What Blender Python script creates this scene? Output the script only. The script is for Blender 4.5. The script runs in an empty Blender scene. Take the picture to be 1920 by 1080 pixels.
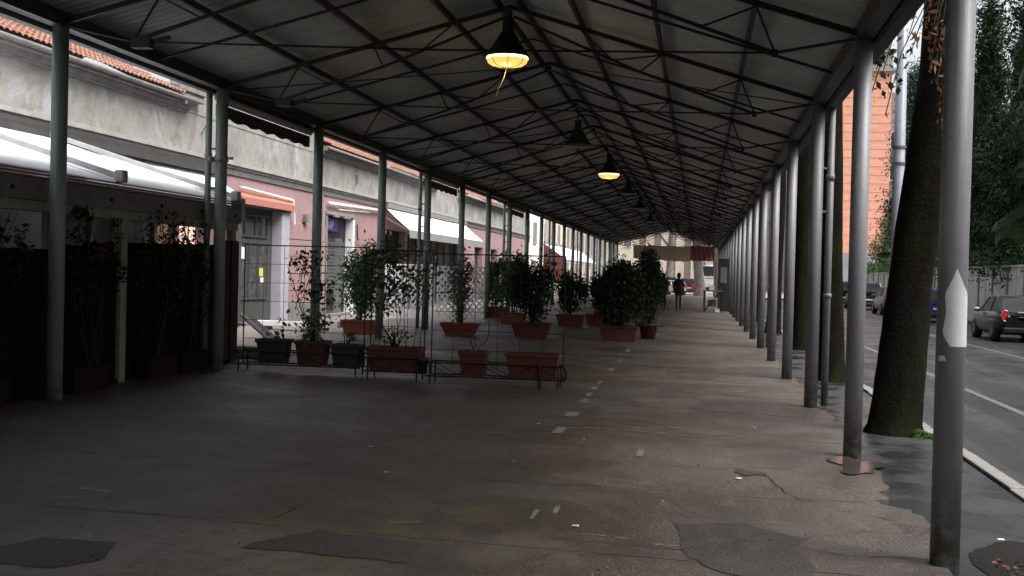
import bpy, bmesh, math, random
import numpy as np
from mathutils import Vector, Matrix
random.seed(7); rng = np.random.default_rng(7)
SC = bpy.context.scene
COL = SC.collection
R = math.radians
# ------------------------------------------------------------------ camera
F, ROLL, PITCH, YAW = 2200.0, 0.02484, 0.01363, 0.15811
def cam_dir(U, V):
    c, s = math.cos(ROLL), math.sin(ROLL)
    u, v = c*U + s*V, -s*U + c*V
    yf, zf = 1.0, -v
    c, s = math.cos(PITCH), math.sin(PITCH)
    y2, z2 = c*yf + s*zf, c*zf - s*yf
    c, s = math.cos(YAW), math.sin(YAW)
    return Vector((c*u - s*y2, s*u + c*y2, z2))
fwd = cam_dir(0, 0); rt = (cam_dir(1, 0) - fwd).normalized(); upv = (fwd - cam_dir(0, 1)).normalized(); fwd.normalize()
cam = bpy.data.cameras.new('camera'); cam.sensor_width = 36; cam.lens = F/1920*36; cam.clip_start = .05; cam.clip_end = 2000
camo = bpy.data.objects.new('camera', cam); COL.objects.link(camo)
M = Matrix((rt, upv, -fwd)).transposed().to_4x4(); M.translation = (0, 0, 1.6); camo.matrix_world = M
SC.camera = camo
# ------------------------------------------------------------------ world, sun, exposure
W = bpy.data.worlds.new('World'); SC.world = W; W.use_nodes = True
nt = W.node_tree; nt.nodes.clear()
out = nt.nodes.new('ShaderNodeOutputWorld'); bg = nt.nodes.new('ShaderNodeBackground')
sky = nt.nodes.new('ShaderNodeTexSky'); sky.sky_type = 'NISHITA'; sky.sun_disc = False
SUN_EL, SUN_AZ = 58, 115
sky.sun_elevation = R(SUN_EL); sky.sun_rotation = R(SUN_AZ); sky.air_density = 1.0; sky.dust_density = 7; sky.ozone_density = 1
hs = nt.nodes.new('ShaderNodeHueSaturation'); hs.inputs['Saturation'].default_value = .22
nt.links.new(sky.outputs[0], hs.inputs['Color']); nt.links.new(hs.outputs[0], bg.inputs[0]); nt.links.new(bg.outputs[0], out.inputs[0])
bg.inputs[1].default_value = .15
sl = bpy.data.lights.new('sun', 'SUN'); sl.energy = 1.2; sl.angle = R(40); sl.color = (1, .97, .93)
so = bpy.data.objects.new('sun', sl); COL.objects.link(so)
sd = Vector((math.sin(R(SUN_AZ))*math.cos(R(SUN_EL)), math.cos(R(SUN_AZ))*math.cos(R(SUN_EL)), math.sin(R(SUN_EL))))
so.rotation_euler = sd.to_track_quat('Z', 'Y').to_euler()
SC.view_settings.view_transform = 'Standard'; SC.view_settings.look = 'None'
SC.view_settings.exposure = 1.25; SC.view_settings.gamma = 1; SC.view_settings.use_curve_mapping = False
SC.cycles.max_bounces = 8; SC.cycles.diffuse_bounces = 5; SC.cycles.glossy_bounces = 3; SC.cycles.transparent_max_bounces = 12
SC.cycles.use_adaptive_sampling = True; SC.cycles.sample_clamp_indirect = 6

# ------------------------------------------------------------------ layout constants (metres)
SL = .02335                       # cross fall of the pavement towards the road
PD, P0 = 4.162, 7.097             # post spacing, first post in view
XL, XR, XRG = -6.578, 1.446, -2.57
def gz(x): return -SL*x
EAVE = 3.875; RIDGE = 5.09
YS = [P0 + PD*k for k in range(-3, 22)]; Y0, Y1 = YS[0], YS[-1]

# ------------------------------------------------------------------ materials
TONE = .66                        # the photograph is exposed high: most surfaces are on the dark side of their kind
BRIGHT = ('awning', 'white', 'leaf', 'moss', 'poster', 'paper', 'sign', 'glow', 'lit_', 'needles', 'sheet', 'brick')
def mat(name, base=(.5, .5, .5), rough=.8, metal=0, var=.25, scale=6, bump=.15, bscale=60, emit=None, estr=0, spec=.5, extra=None, dist=.01):
    m = bpy.data.materials.new(name); m.use_nodes = True
    t = m.node_tree; b = t.nodes['Principled BSDF']
    kf = 1 if any(w in name for w in BRIGHT) else TONE; base = tuple(c*kf for c in base); b['kf'] = kf; estr = estr*.66
    tc = t.nodes.new('ShaderNodeTexCoord')
    co = tc.outputs['Object']
    if var:
        n = t.nodes.new('ShaderNodeTexNoise'); n.inputs['Scale'].default_value = scale; n.inputs['Detail'].default_value = 6; n.inputs['Roughness'].default_value = .65
        t.links.new(co, n.inputs['Vector'])
        r = t.nodes.new('ShaderNodeValToRGB')
        r.color_ramp.elements[0].position = .3; r.color_ramp.elements[1].position = .7
        r.color_ramp.elements[0].color = (*[c*(1-var) for c in base], 1); r.color_ramp.elements[1].color = (*[min(1, c*(1+var)) for c in base], 1)
        t.links.new(n.outputs[0], r.inputs[0]); t.links.new(r.outputs[0], b.inputs['Base Color'])
        m['ramp'] = r.name
    else:
        b.inputs['Base Color'].default_value = (*base, 1)
    b.inputs['Roughness'].default_value = rough; b.inputs['Metallic'].default_value = metal
    b.inputs['Specular IOR Level'].default_value = spec
    if bump:
        n2 = t.nodes.new('ShaderNodeTexNoise'); n2.inputs['Scale'].default_value = bscale; n2.inputs['Detail'].default_value = 4
        t.links.new(co, n2.inputs['Vector'])
        bp = t.nodes.new('ShaderNodeBump'); bp.inputs['Strength'].default_value = bump; bp.inputs['Distance'].default_value = dist
        t.links.new(n2.outputs[0], bp.inputs['Height']); t.links.new(bp.outputs[0], b.inputs['Normal'])
    if emit:
        b.inputs['Emission Color'].default_value = (*emit, 1); b.inputs['Emission Strength'].default_value = estr
    if extra: extra(m, t, b, tc)
    return m
def mixin(t, b, fac, col2, socket='Base Color', blend='MIX'):
    """blend whatever feeds a colour socket with col2 by fac"""
    s = b.inputs[socket]; mx = t.nodes.new('ShaderNodeMix'); mx.data_type = 'RGBA'; mx.blend_type = blend
    if s.is_linked: t.links.new(s.links[0].from_socket, mx.inputs['A'])
    else: mx.inputs['A'].default_value = s.default_value
    if isinstance(col2, tuple): kf = b.get('kf', 1); mx.inputs['B'].default_value = (*[c*kf for c in col2], 1)
    else: t.links.new(col2, mx.inputs['B'])
    t.links.new(fac, mx.inputs['Factor']); t.links.new(mx.outputs['Result'], s)
def ramp(t, src, p0, p1, v0=0, v1=1):
    r = t.nodes.new('ShaderNodeMapRange'); r.inputs['From Min'].default_value = p0; r.inputs['From Max'].default_value = p1
    r.inputs['To Min'].default_value = v0; r.inputs['To Max'].default_value = v1
    t.links.new(src, r.inputs['Value']); return r.outputs['Result']
def noise(t, co, scale, detail=5, rough=.6, dist=0):
    n = t.nodes.new('ShaderNodeTexNoise'); n.inputs['Scale'].default_value = scale; n.inputs['Detail'].default_value = detail
    n.inputs['Roughness'].default_value = rough; n.inputs['Distortion'].default_value = dist
    t.links.new(co, n.inputs['Vector']); return n.outputs[0]
def world_co(t):
    g = t.nodes.new('ShaderNodeNewGeometry'); return g.outputs['Position']
def stretch(t, co, s):
    mp = t.nodes.new('ShaderNodeMapping'); mp.inputs['Scale'].default_value = s; t.links.new(co, mp.inputs['Vector']); return mp.outputs[0]

def conc_extra(m, t, b, tc):
    co = world_co(t)
    big = noise(t, co, .55, 8, .72, .6)
    mixin(t, b, ramp(t, big, .44, .58, 0, .7), (.075, .058, .049))
    mixin(t, b, ramp(t, noise(t, co, 1.5, 10, .8, .3), .53, .62, 0, .55), (.22, .195, .172))
    mixin(t, b, ramp(t, noise(t, stretch(t, co, (.55, 1.7, 1)), 4.5, 9, .8), .58, .68, 0, .5), (.25, .225, .2))
    mixin(t, b, ramp(t, noise(t, co, 38, 4, .8), .42, .6, 0, .65), (.05, .042, .036))
    mixin(t, b, ramp(t, noise(t, stretch(t, co, (.25, 3, 1)), 3.2, 8, .8), .62, .68, 0, .6), (.045, .037, .032))
    # crumbled pale surface at the near left
    g1 = t.nodes.new('ShaderNodeVectorMath'); g1.operation = 'DISTANCE'; g1.inputs[1].default_value = (-2.7, 5.6, .05); t.links.new(co, g1.inputs[0])
    m1 = t.nodes.new('ShaderNodeMath'); m1.operation = 'MULTIPLY'
    t.links.new(ramp(t, g1.outputs['Value'], 1.35, .7, 0, 1), m1.inputs[0]); t.links.new(ramp(t, noise(t, co, 7, 10, .85), .42, .5, 0, .8), m1.inputs[1])
    mixin(t, b, m1.outputs[0], (.26, .225, .195))
    # small spots (gum, chips)
    v = t.nodes.new('ShaderNodeTexVoronoi'); v.inputs['Scale'].default_value = 3.2; v.inputs['Randomness'].default_value = 1; t.links.new(co, v.inputs['Vector'])
    mixin(t, b, ramp(t, v.outputs['Distance'], .05, .035, 0, .6), (.05, .045, .04))
    v3 = t.nodes.new('ShaderNodeTexVoronoi'); v3.inputs['Scale'].default_value = 1.3; t.links.new(stretch(t, co, (1, 1.3, 1)), v3.inputs['Vector'])
    mixin(t, b, ramp(t, v3.outputs['Distance'], .022, .014, 0, .7), (.45, .43, .4))
    # hairline cracks
    v2 = t.nodes.new('ShaderNodeTexVoronoi'); v2.feature = 'DISTANCE_TO_EDGE'; v2.inputs['Scale'].default_value = .42
    nz = t.nodes.new('ShaderNodeTexNoise'); nz.inputs['Scale'].default_value = 1.6; nz.inputs['Detail'].default_value = 6; t.links.new(co, nz.inputs['Vector'])
    ad = t.nodes.new('ShaderNodeVectorMath'); ad.operation = 'ADD'; t.links.new(co, ad.inputs[0])
    sc_ = t.nodes.new('ShaderNodeVectorMath'); sc_.operation = 'SCALE'; sc_.inputs['Scale'].default_value = .9; t.links.new(nz.outputs['Color'], sc_.inputs[0]); t.links.new(sc_.outputs[0], ad.inputs[1])
    t.links.new(ad.outputs[0], v2.inputs['Vector'])
    mlt = t.nodes.new('ShaderNodeMath'); mlt.operation = 'MULTIPLY'
    t.links.new(ramp(t, v2.outputs['Distance'], .009, .003, 0, .8), mlt.inputs[0]); t.links.new(ramp(t, noise(t, co, .35), .45, .6, 0, 1), mlt.inputs[1])
    mixin(t, b, mlt.outputs[0], (.035, .03, .027))
    # yellowed area near the camera left
    gg = t.nodes.new('ShaderNodeVectorMath'); gg.operation = 'DISTANCE'; gg.inputs[1].default_value = (-2.0, 6.7, .05); t.links.new(co, gg.inputs[0])
    ml = t.nodes.new('ShaderNodeMath'); ml.operation = 'MULTIPLY'
    t.links.new(ramp(t, gg.outputs['Value'], 1.6, .6, 0, .8), ml.inputs[0]); t.links.new(ramp(t, noise(t, co, 2.6, 5), .47, .6, 0, 1), ml.inputs[1])
    mixin(t, b, ml.outputs[0], (.16, .14, .06))
    r = t.nodes.new('ShaderNodeMapRange'); r.inputs['From Min'].default_value = .4; r.inputs['From Max'].default_value = .62
    r.inputs['To Min'].default_value = .6; r.inputs['To Max'].default_value = .34
    t.links.new(big, r.inputs['Value']); t.links.new(r.outputs[0], b.inputs['Roughness'])
M_CONC = mat('worn_concrete', (.132, .108, .094), .5, var=.2, scale=9, bump=1, bscale=60, dist=.014, extra=conc_extra)
def asph_extra(m, t, b, tc):
    co = world_co(t)
    mixin(t, b, ramp(t, noise(t, co, .5, 6, .65, .5), .4, .62, 0, .8), (.028, .028, .031))
    mixin(t, b, ramp(t, noise(t, stretch(t, co, (1.6, .12, 1)), 1.2, 4), .5, .62, 0, .5), (.085, .084, .083))
    r = ramp(t, noise(t, co, .8, 4), .38, .6, .25, .6); t.links.new(r, b.inputs['Roughness'])
    mixin(t, b, ramp(t, noise(t, stretch(t, co, (.5, .5, 1)), 2.5, 8, .8), .55, .7, 0, .4), (.075, .075, .078))
M_ASPH = mat('damp_asphalt', (.036, .036, .039), .5, var=.25, scale=40, bump=.5, bscale=160, spec=.22, extra=asph_extra)
M_STRIP = mat('dark_asphalt_strip', (.036, .036, .038), .4, var=.35, scale=3, bump=.4, bscale=90, extra=lambda m, t, b, tc: t.links.new(ramp(t, noise(t, world_co(t), 1.1, 4), .42, .6, .1, .6), b.inputs['Roughness']))
M_LANE = mat('pale_lane_paving', (.3, .275, .25), .6, var=.3, scale=3, bump=.3, bscale=40)
M_GROUND = mat('earth_ground', (.1, .1, .08), .9, var=.3, scale=.5)
M_KERB = mat('kerb_stone', (.27, .26, .25), .7, var=.25, scale=8)
M_LINE = mat('worn_road_paint', (.13, .13, .14), .6, var=.6, scale=14, bump=0)
M_TAPE = mat('worn_tape', (.24, .215, .195), .6, var=.45, scale=25, bump=0)
def patch_extra(m, t, b, tc):
    co = world_co(t)
    mixin(t, b, ramp(t, noise(t, co, 3, 9, .8), .5, .64, 0, .6), (.11, .092, .08))
    mixin(t, b, ramp(t, noise(t, co, 38, 4, .8), .4, .64, 0, .5), (.035, .03, .026))
M_PATCH = mat('dark_repair_patch', (.062, .05, .044), .6, var=.3, scale=6, bump=.8, bscale=50, extra=patch_extra)
M_CRACK = mat('dark_crack_dirt', (.018, .014, .012), .9, var=.3, scale=20, bump=0, spec=.1)
M_PUDDLE = mat('puddle_water', (.06, .052, .046), .2, var=.2, scale=4, bump=.04, bscale=6, spec=.35)
def post_extra(base, top):
    def f(m, t, b, tc):
        co = world_co(t)
        sp = t.nodes.new('ShaderNodeSeparateXYZ'); t.links.new(co, sp.inputs[0])
        ml = t.nodes.new('ShaderNodeMath'); ml.operation = 'MULTIPLY'
        t.links.new(ramp(t, sp.outputs['Z'], .55, .05, 0, 1), ml.inputs[0]); t.links.new(ramp(t, noise(t, co, 9, 6), .42, .55, 0, 1), ml.inputs[1])
        mixin(t, b, ml.outputs[0], (.09, .085, .05))
        mixin(t, b, ramp(t, noise(t, stretch(t, co, (3, 3, .35)), 3, 8, .75), .5, .6, 0, .5), top)
        mixin(t, b, ramp(t, noise(t, co, 22, 8, .8), .63, .68, 0, .8), (.09, .05, .03))
        mixin(t, b, ramp(t, noise(t, stretch(t, co, (1, 1, .6)), 11, 8, .8), .64, .68, 0, .7), (.36, .36, .36))
    return f
M_POSTR = mat('grey_painted_steel', (.25, .25, .27), .5, .1, var=.12, scale=8, bump=.1, extra=post_extra(0, (.2, .2, .19)))
M_POSTL = mat('green_grey_painted_steel', (.22, .28, .25), .45, .1, var=.12, scale=8, bump=.1, extra=post_extra(0, (.2, .22, .17)))
M_FRAME = mat('dark_roof_steel', (.014, .012, .01), .6, .3, var=.35, scale=5, bump=.1)
M_BEAM = mat('dark_eave_steel', (.014, .014, .015), .55, .3, var=.3, scale=3, bump=.1)
def sheet_shade_stripes(t, b):  # dark stripes paint the corrugation's shading into the sheet colour
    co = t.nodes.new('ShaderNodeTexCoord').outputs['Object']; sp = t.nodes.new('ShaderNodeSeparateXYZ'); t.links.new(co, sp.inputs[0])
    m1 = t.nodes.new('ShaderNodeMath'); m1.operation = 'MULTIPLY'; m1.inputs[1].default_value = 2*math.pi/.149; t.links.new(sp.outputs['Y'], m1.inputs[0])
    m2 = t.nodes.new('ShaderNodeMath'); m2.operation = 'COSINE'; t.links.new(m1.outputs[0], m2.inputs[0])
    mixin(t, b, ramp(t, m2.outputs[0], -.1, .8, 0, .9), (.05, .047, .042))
M_SHEET = mat('grey_corrugated_sheet', (.29, .3, .27), .75, var=.18, scale=1.2, bump=.1, extra=lambda m, t, b, tc: mixin(t, b, ramp(t, noise(t, world_co(t), .45, 6, .7), .5, .68, 0, .5), (.3, .25, .23)) or sheet_shade_stripes(t, b))
def plaster_extra(m, t, b, tc):
    co = world_co(t)
    mixin(t, b, ramp(t, noise(t, co, .9, 7, .7, .9), .52, .6, 0, .8), (.52, .51, .56))
    mixin(t, b, ramp(t, noise(t, stretch(t, co, (1, 1, .8)), 1.6, 8, .75, .5), .48, .6, 0, .7), (.22, .215, .19))
    mixin(t, b, ramp(t, noise(t, stretch(t, co, (1, 3.5, .3)), 2.2, 6, .7), .6, .7, 0, .3), (.2, .19, .16))
    sp = t.nodes.new('ShaderNodeSeparateXYZ'); t.links.new(co, sp.inputs[0])
    ml = t.nodes.new('ShaderNodeMath'); ml.operation = 'MULTIPLY'
    t.links.new(ramp(t, sp.outputs['Y'], 20, 12, 0, .8), ml.inputs[0]); t.links.new(ramp(t, sp.outputs['Z'], 4.1, 4.75), ml.inputs[1])
    mixin(t, b, ml.outputs[0], (.1, .11, .05))
M_PLASTER = mat('stained_grey_plaster', (.38, .365, .34), .9, var=.12, scale=5, bump=.4, bscale=20, extra=plaster_extra)
def pink_extra(m, t, b, tc):
    co = world_co(t)
    mixin(t, b, ramp(t, noise(t, co, 1.3, 7, .7), .52, .7, 0, .55), (.5, .36, .34))
M_PINK = mat('faded_pink_plaster', (.45, .28, .285), .9, var=.12, scale=4, bump=.3, bscale=25, extra=pink_extra)
M_PLINTH = mat('grey_plinth_render', (.26, .25, .24), .9, var=.25, scale=3)
M_MOULD = mat('pale_moulding', (.44, .42, .4), .85, var=.2, scale=3)
M_CORN = mat('dirty_cornice', (.26, .25, .235), .9, var=.3, scale=4)
M_TILE = mat('terracotta_roof_tile', (.4, .2, .145), .85, var=.4, scale=7, bump=.2)
def fabric_extra(m, t, b, tc):
    tr_ = t.nodes.new('ShaderNodeBsdfTranslucent'); tr_.inputs[0].default_value = (1, 1, 1, 1)
    ms = t.nodes.new('ShaderNodeMixShader'); ms.inputs[0].default_value = .25
    o_ = t.nodes['Material Output']; t.links.new(b.outputs[0], ms.inputs[1]); t.links.new(tr_.outputs[0], ms.inputs[2]); t.links.new(ms.outputs[0], o_.inputs[0])
M_AWN = mat('white_awning_fabric', (.86, .86, .9), .8, var=.04, scale=2, bump=.05, extra=fabric_extra)
M_WHITE = mat('white_paint', (.86, .86, .88), .55, var=.08, scale=5)
M_JAMB = mat('pale_lilac_jamb', (.55, .53, .6), .7, var=.12, scale=4)
M_ALU = mat('pale_grey_metal', (.46, .45, .44), .5, .2, var=.12, scale=5)
M_PERG = mat('weathered_cream_timber', (.27, .26, .22), .7, var=.25, scale=6)
M_RAFT = mat('grey_rafter_metal', (.5, .5, .51), .6, .1, var=.15, scale=5)
M_FASC = mat('grey_fascia', (.15, .15, .145), .6, var=.3, scale=5)
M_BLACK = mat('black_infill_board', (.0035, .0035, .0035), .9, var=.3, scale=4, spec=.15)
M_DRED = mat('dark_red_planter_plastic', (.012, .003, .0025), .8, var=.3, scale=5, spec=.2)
M_RUST = mat('dark_brown_board', (.022, .007, .004), .8, var=.35, scale=6)
M_ORANGE = mat('orange_awning_fabric', (.36, .13, .09), .8, var=.12, scale=6)
M_DOOR = mat('grey_green_door_metal', (.1, .105, .1), .5, .1, var=.2, scale=4)
M_GLASS = mat('dark_window_glass', (.03, .034, .036), .08, var=.3, scale=1.5, bump=0, spec=.8)
M_GLASS2 = mat('dusty_door_glass', (.1, .1, .1), .25, var=.5, scale=5, bump=0)
M_SHUT = mat('grey_roller_shutter', (.16, .165, .16), .5, .2, var=.2, scale=5)
M_PURPLE = mat('purple_lit_sign', (.06, .03, .14), .5, var=.2, scale=20, bump=0, emit=(.15, .08, .35), estr=.08)
M_LILAC = mat('lilac_sign_letters', (.5, .4, .8), .5, var=0, bump=0, emit=(.5, .4, .8), estr=.12)
M_PAPER = mat('white_paper', (.7, .72, .72), .8, var=.1, scale=10, bump=0)
M_PAPERY = mat('yellow_paper', (.5, .5, .12), .8, var=.1, scale=10, bump=0)
M_POSTER = mat('torn_white_poster', (.5, .5, .51), .7, var=.06, scale=12, bump=.05)
M_IRON = mat('black_painted_iron', (.012, .012, .012), .5, .4, var=.2, scale=12)
M_TERRA = mat('terracotta_plastic', (.12, .024, .014), .6, var=.2, scale=7)
M_TERRA2 = mat('bright_terracotta_plastic', (.24, .055, .025), .6, var=.15, scale=7)
M_CHAR = mat('charcoal_plastic', (.03, .032, .032), .55, var=.25, scale=8)
M_BROWNP = mat('brown_plastic', (.09, .03, .018), .55, var=.25, scale=8)
M_DSOIL = mat('black_wet_soil', (.012, .01, .009), .8, var=.5, scale=14, bump=1, bscale=40, spec=.2)
M_SOIL = mat('potting_soil', (.04, .028, .02), .95, var=.4, scale=30)
def leafmat(name, c, rough=.5):
    return mat(name, c, rough, var=.45, scale=7, bump=0, spec=.14)
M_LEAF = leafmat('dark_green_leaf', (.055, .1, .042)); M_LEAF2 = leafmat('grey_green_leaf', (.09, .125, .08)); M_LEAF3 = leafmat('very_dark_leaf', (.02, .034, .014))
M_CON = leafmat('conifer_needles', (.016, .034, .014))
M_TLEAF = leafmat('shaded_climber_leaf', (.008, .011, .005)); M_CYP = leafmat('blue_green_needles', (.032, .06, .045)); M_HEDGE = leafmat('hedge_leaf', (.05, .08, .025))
M_MOSS = leafmat('bright_moss', (.016, .042, .007), .95); M_DRY = leafmat('dry_brown_leaf', (.13, .065, .035), .8); M_STEM = mat('plant_stem', (.03, .024, .015), .9, var=.3, scale=20)
def bark_extra(m, t, b, tc):
    co = world_co(t)
    mixin(t, b, ramp(t, noise(t, stretch(t, co, (1, 1, .35)), 5, 6), .5, .62, 0, .7), (.009, .0115, .003))
M_BARK = mat('dark_mossy_bark', (.006, .005, .0035), .95, var=.5, scale=9, bump=.7, bscale=26, dist=.02, spec=.08, extra=bark_extra)
M_BARKP = mat('pale_plane_bark', (.2, .17, .16), .9, var=.45, scale=3, bump=.3)
M_WALLC = mat('concrete_wall_panel', (.62, .6, .53), .9, var=.3, scale=2, extra=lambda m, t, b, tc: mixin(t, b, ramp(t, noise(t, stretch(t, world_co(t), (1, 1, .25)), 2.2, 6), .52, .66, 0, .8), (.26, .25, .21)))
M_WALLD = mat('wall_joint_concrete', (.25, .25, .22), .9, var=.3, scale=3)
M_BRICK = mat('orange_brickwork', (.58, .28, .2), .9, var=.12, scale=1.2, extra=lambda m, t, b, tc: mixin(t, b, ramp(t, noise(t, stretch(t, world_co(t), (.3, .3, 3)), 1, 3), .5, .7, 0, .4), (.42, .19, .13)))
M_STONE = mat('grey_stone_trim', (.36, .33, .31), .9, var=.2, scale=1)
M_MAUVE = mat('mauve_grey_render', (.3, .26, .27), .9, var=.15, scale=.6)
M_CREAM = mat('cream_render', (.78, .7, .58), .9, var=.15, scale=.6)
M_WREND = mat('white_render', (.68, .66, .62), .9, var=.1, scale=.6)
M_GREYB = mat('grey_building_render', (.32, .31, .33), .9, var=.15, scale=.5)
M_SHADE = mat('closed_shutters', (.26, .22, .19), .8, var=.2, scale=3)
M_BANNER = mat('beige_banner_cloth', (.95, .74, .55), .85, var=.15, scale=2, bump=.2, bscale=3)
M_BANNERR = mat('red_banner_cloth', (.36, .14, .12), .85, var=.2, scale=2)
M_TYRE = mat('tyre_rubber', (.015, .015, .015), .8, var=.2, scale=20); M_RIM = mat('alloy_rim', (.14, .14, .145), .4, .6, var=.1)
M_CHROME = mat('chrome_trim', (.7, .7, .72), .15, .9, var=0, bump=0); M_TAIL = mat('red_tail_lamp', (.5, .01, .02), .2, var=.2, scale=30, bump=0, emit=(.6, .02, .03), estr=.25)
M_PLATE = mat('number_plate', (.6, .62, .6), .5, var=.05); M_CARG = mat('car_glass', (.02, .024, .028), .3, var=0, bump=0, spec=.08)
M_PLAST = mat('black_bumper_plastic', (.015, .015, .017), .5, var=.1)
def carpaint(n, c): return mat(n, c, .28, .1, var=.06, scale=2, bump=0, spec=.45)
M_CBLK = carpaint('black_car_paint', (.012, .012, .02)); M_CBLU = carpaint('blue_car_paint', (.02, .06, .3)); M_CGRY = carpaint('grey_car_paint', (.12, .125, .14)); M_CDRK = carpaint('dark_green_car_paint', (.015, .02, .015)); M_CWHT = carpaint('white_car_paint', (.45, .45, .45)); M_CRED = carpaint('red_car_paint', (.35, .02, .03))
M_COAT = mat('black_coat_cloth', (.008, .008, .008), .9, var=.2, scale=20); M_SKIN = mat('skin', (.3, .17, .12), .6, var=.05); M_HAIR = mat('dark_hair', (.015, .01, .008), .7, var=.2, scale=40); M_JEANS = mat('dark_trousers', (.012, .012, .016), .9, var=.2)
M_LHOOD = mat('black_lamp_housing', (.02, .019, .018), .6, .2, var=.2); M_LGREY = mat('dull_lamp_reflector', (.45, .45, .42), .5, .3, var=.15)
M_LHOODG = mat('grey_lamp_housing', (.06, .06, .058), .4, .2, var=.3)
M_GLOW = mat('glowing_lamp_glass', (.9, .6, .2), .3, var=0, bump=0, emit=(1, .58, .16), estr=7)
M_GLOWLO = mat('glowing_lamp_diffuser', (.7, .4, .12), .4, var=.3, scale=40, bump=0, emit=(1, .42, .1), estr=1.1)
M_ROOMLIT = mat('lit_room_window', (.7, .5, .4), .5, var=.3, scale=9, bump=0, emit=(1, .62, .45), estr=.8)
M_ROOMGREY = mat('grey_interior_wall', (.16, .155, .155), .8, var=.25, scale=3)
M_TWHITE = mat('white_box', (.6, .6, .58), .7, var=.1); M_TGREEN = mat('green_crate', (.05, .07, .04), .7, var=.2)
M_REDFAB = mat('red_brown_fabric', (.2, .05, .035), .8, var=.15)

# ------------------------------------------------------------------ mesh helpers
class MB:
    def __init__(s): s.v, s.f = [], []
    def add(s, vs, fs):
        o = len(s.v); s.v += [tuple(v) for v in vs]; s.f += [tuple(i+o for i in f) for f in fs]; return s
    def box(s, x0, x1, y0, y1, z0, z1):
        vs = [(x, y, z) for x in (x0, x1) for y in (y0, y1) for z in (z0, z1)]
        return s.add(vs, [(0, 1, 3, 2), (4, 6, 7, 5), (0, 4, 5, 1), (2, 3, 7, 6), (0, 2, 6, 4), (1, 5, 7, 3)])
    def bar(s, a, b, w, h=None):
        """rectangular bar from a to b"""
        a, b = Vector(a), Vector(b); h = h or w; d = (b-a).normalized()
        up = Vector((0, 0, 1)) if abs(d.z) < .95 else Vector((0, 1, 0))
        r = d.cross(up).normalized(); u = r.cross(d)
        vs = []
        for p in (a, b):
            for sx, sz in ((-1, -1), (1, -1), (1, 1), (-1, 1)): vs.append(p + r*sx*w/2 + u*sz*h/2)
        return s.add(vs, [(3, 2, 1, 0), (4, 5, 6, 7), (0, 1, 5, 4), (1, 2, 6, 5), (2, 3, 7, 6), (3, 0, 4, 7)])
    def tube(s, pts, rad, n=8, caps=True):
        pts = [Vector(p) for p in pts]; rads = rad if isinstance(rad, (list, tuple)) else [rad]*len(pts)
        vs = []; prev = None
        for i, p in enumerate(pts):
            d = (pts[min(i+1, len(pts)-1)] - pts[max(i-1, 0)]).normalized()
            if prev is None:
                up = Vector((0, 0, 1)) if abs(d.z) < .95 else Vector((1, 0, 0)); r = d.cross(up).normalized()
            else:
                r = (prev - d*prev.dot(d)).normalized()
            prev = r; u = d.cross(r)
            for k in range(n):
                a = 2*math.pi*k/n; vs.append(p + (r*math.cos(a) + u*math.sin(a))*rads[i])
        fs = [(i*n+k, i*n+(k+1) % n, (i+1)*n+(k+1) % n, (i+1)*n+k) for i in range(len(pts)-1) for k in range(n)]
        if caps: fs += [tuple(range(n-1, -1, -1)), tuple((len(pts)-1)*n+k for k in range(n))]
        return s.add(vs, fs)
    def lathe(s, prof, n=20, c=(0, 0, 0)):
        vs = [(c[0]+r*math.cos(2*math.pi*k/n), c[1]+r*math.sin(2*math.pi*k/n), c[2]+z) for r, z in prof for k in range(n)]
        fs = [(i*n+k, i*n+(k+1) % n, (i+1)*n+(k+1) % n, (i+1)*n+k) for i in range(len(prof)-1) for k in range(n)]
        return s.add(vs, fs)
    def prism(s, poly, z0, z1):
        """poly [(x,y)], z0/z1 floats or functions of (x,y)"""
        f0 = z0 if callable(z0) else (lambda x, y: z0); f1 = z1 if callable(z1) else (lambda x, y: z1); n = len(poly)
        vs = [(x, y, f0(x, y)) for x, y in poly] + [(x, y, f1(x, y)) for x, y in poly]
        return s.add(vs, [tuple(range(n-1, -1, -1)), tuple(range(n, 2*n))] + [(i, (i+1) % n, (i+1) % n+n, i+n) for i in range(n)])
    def mesh(s, name, m, smooth=False, bevel=0):
        me = bpy.data.meshes.new(name); me.from_pydata(s.v, [], s.f); me.materials.append(m)
        if smooth: me.polygons.foreach_set('use_smooth', [True]*len(me.polygons)); 
        me.update(); return me
    def build(s, name, m, parent=None, smooth=False, bevel=0, loc=None):
        return put(name, s.mesh(name, m, smooth), parent, bevel, loc)
def put(name, me, parent=None, bevel=0, loc=None, rot=None):
    o = bpy.data.objects.new(name, me); COL.objects.link(o)
    if parent: o.parent = parent
    if loc is not None: o.location = loc
    if rot is not None: o.rotation_euler = rot
    if bevel:
        b = o.modifiers.new('bevel', 'BEVEL'); b.width = bevel; b.segments = 2; b.limit_method = 'ANGLE'
    if me is not None and len(me.polygons) and me.polygons[0].use_smooth:
        pass
    return o
def tag(o, label=None, cat=None, group=None, kind=None):
    if label: o['label'] = label
    if cat: o['category'] = cat
    if group: o['group'] = group
    if kind: o['kind'] = kind
    return o
def thing(name, label, cat, loc=(0, 0, 0), rz=0, group=None):
    o = bpy.data.objects.new(name, None); o.empty_display_size = .2; COL.objects.link(o); o.location = loc; o.rotation_euler = (0, 0, rz)
    return tag(o, label, cat, group)
def struct(o): o['kind'] = 'structure'; return o
def copy_tree(o, parent=None):
    c = o.copy(); COL.objects.link(c); c.parent = parent
    for ch in list(o.children): copy_tree(ch, c)
    return c
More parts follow.
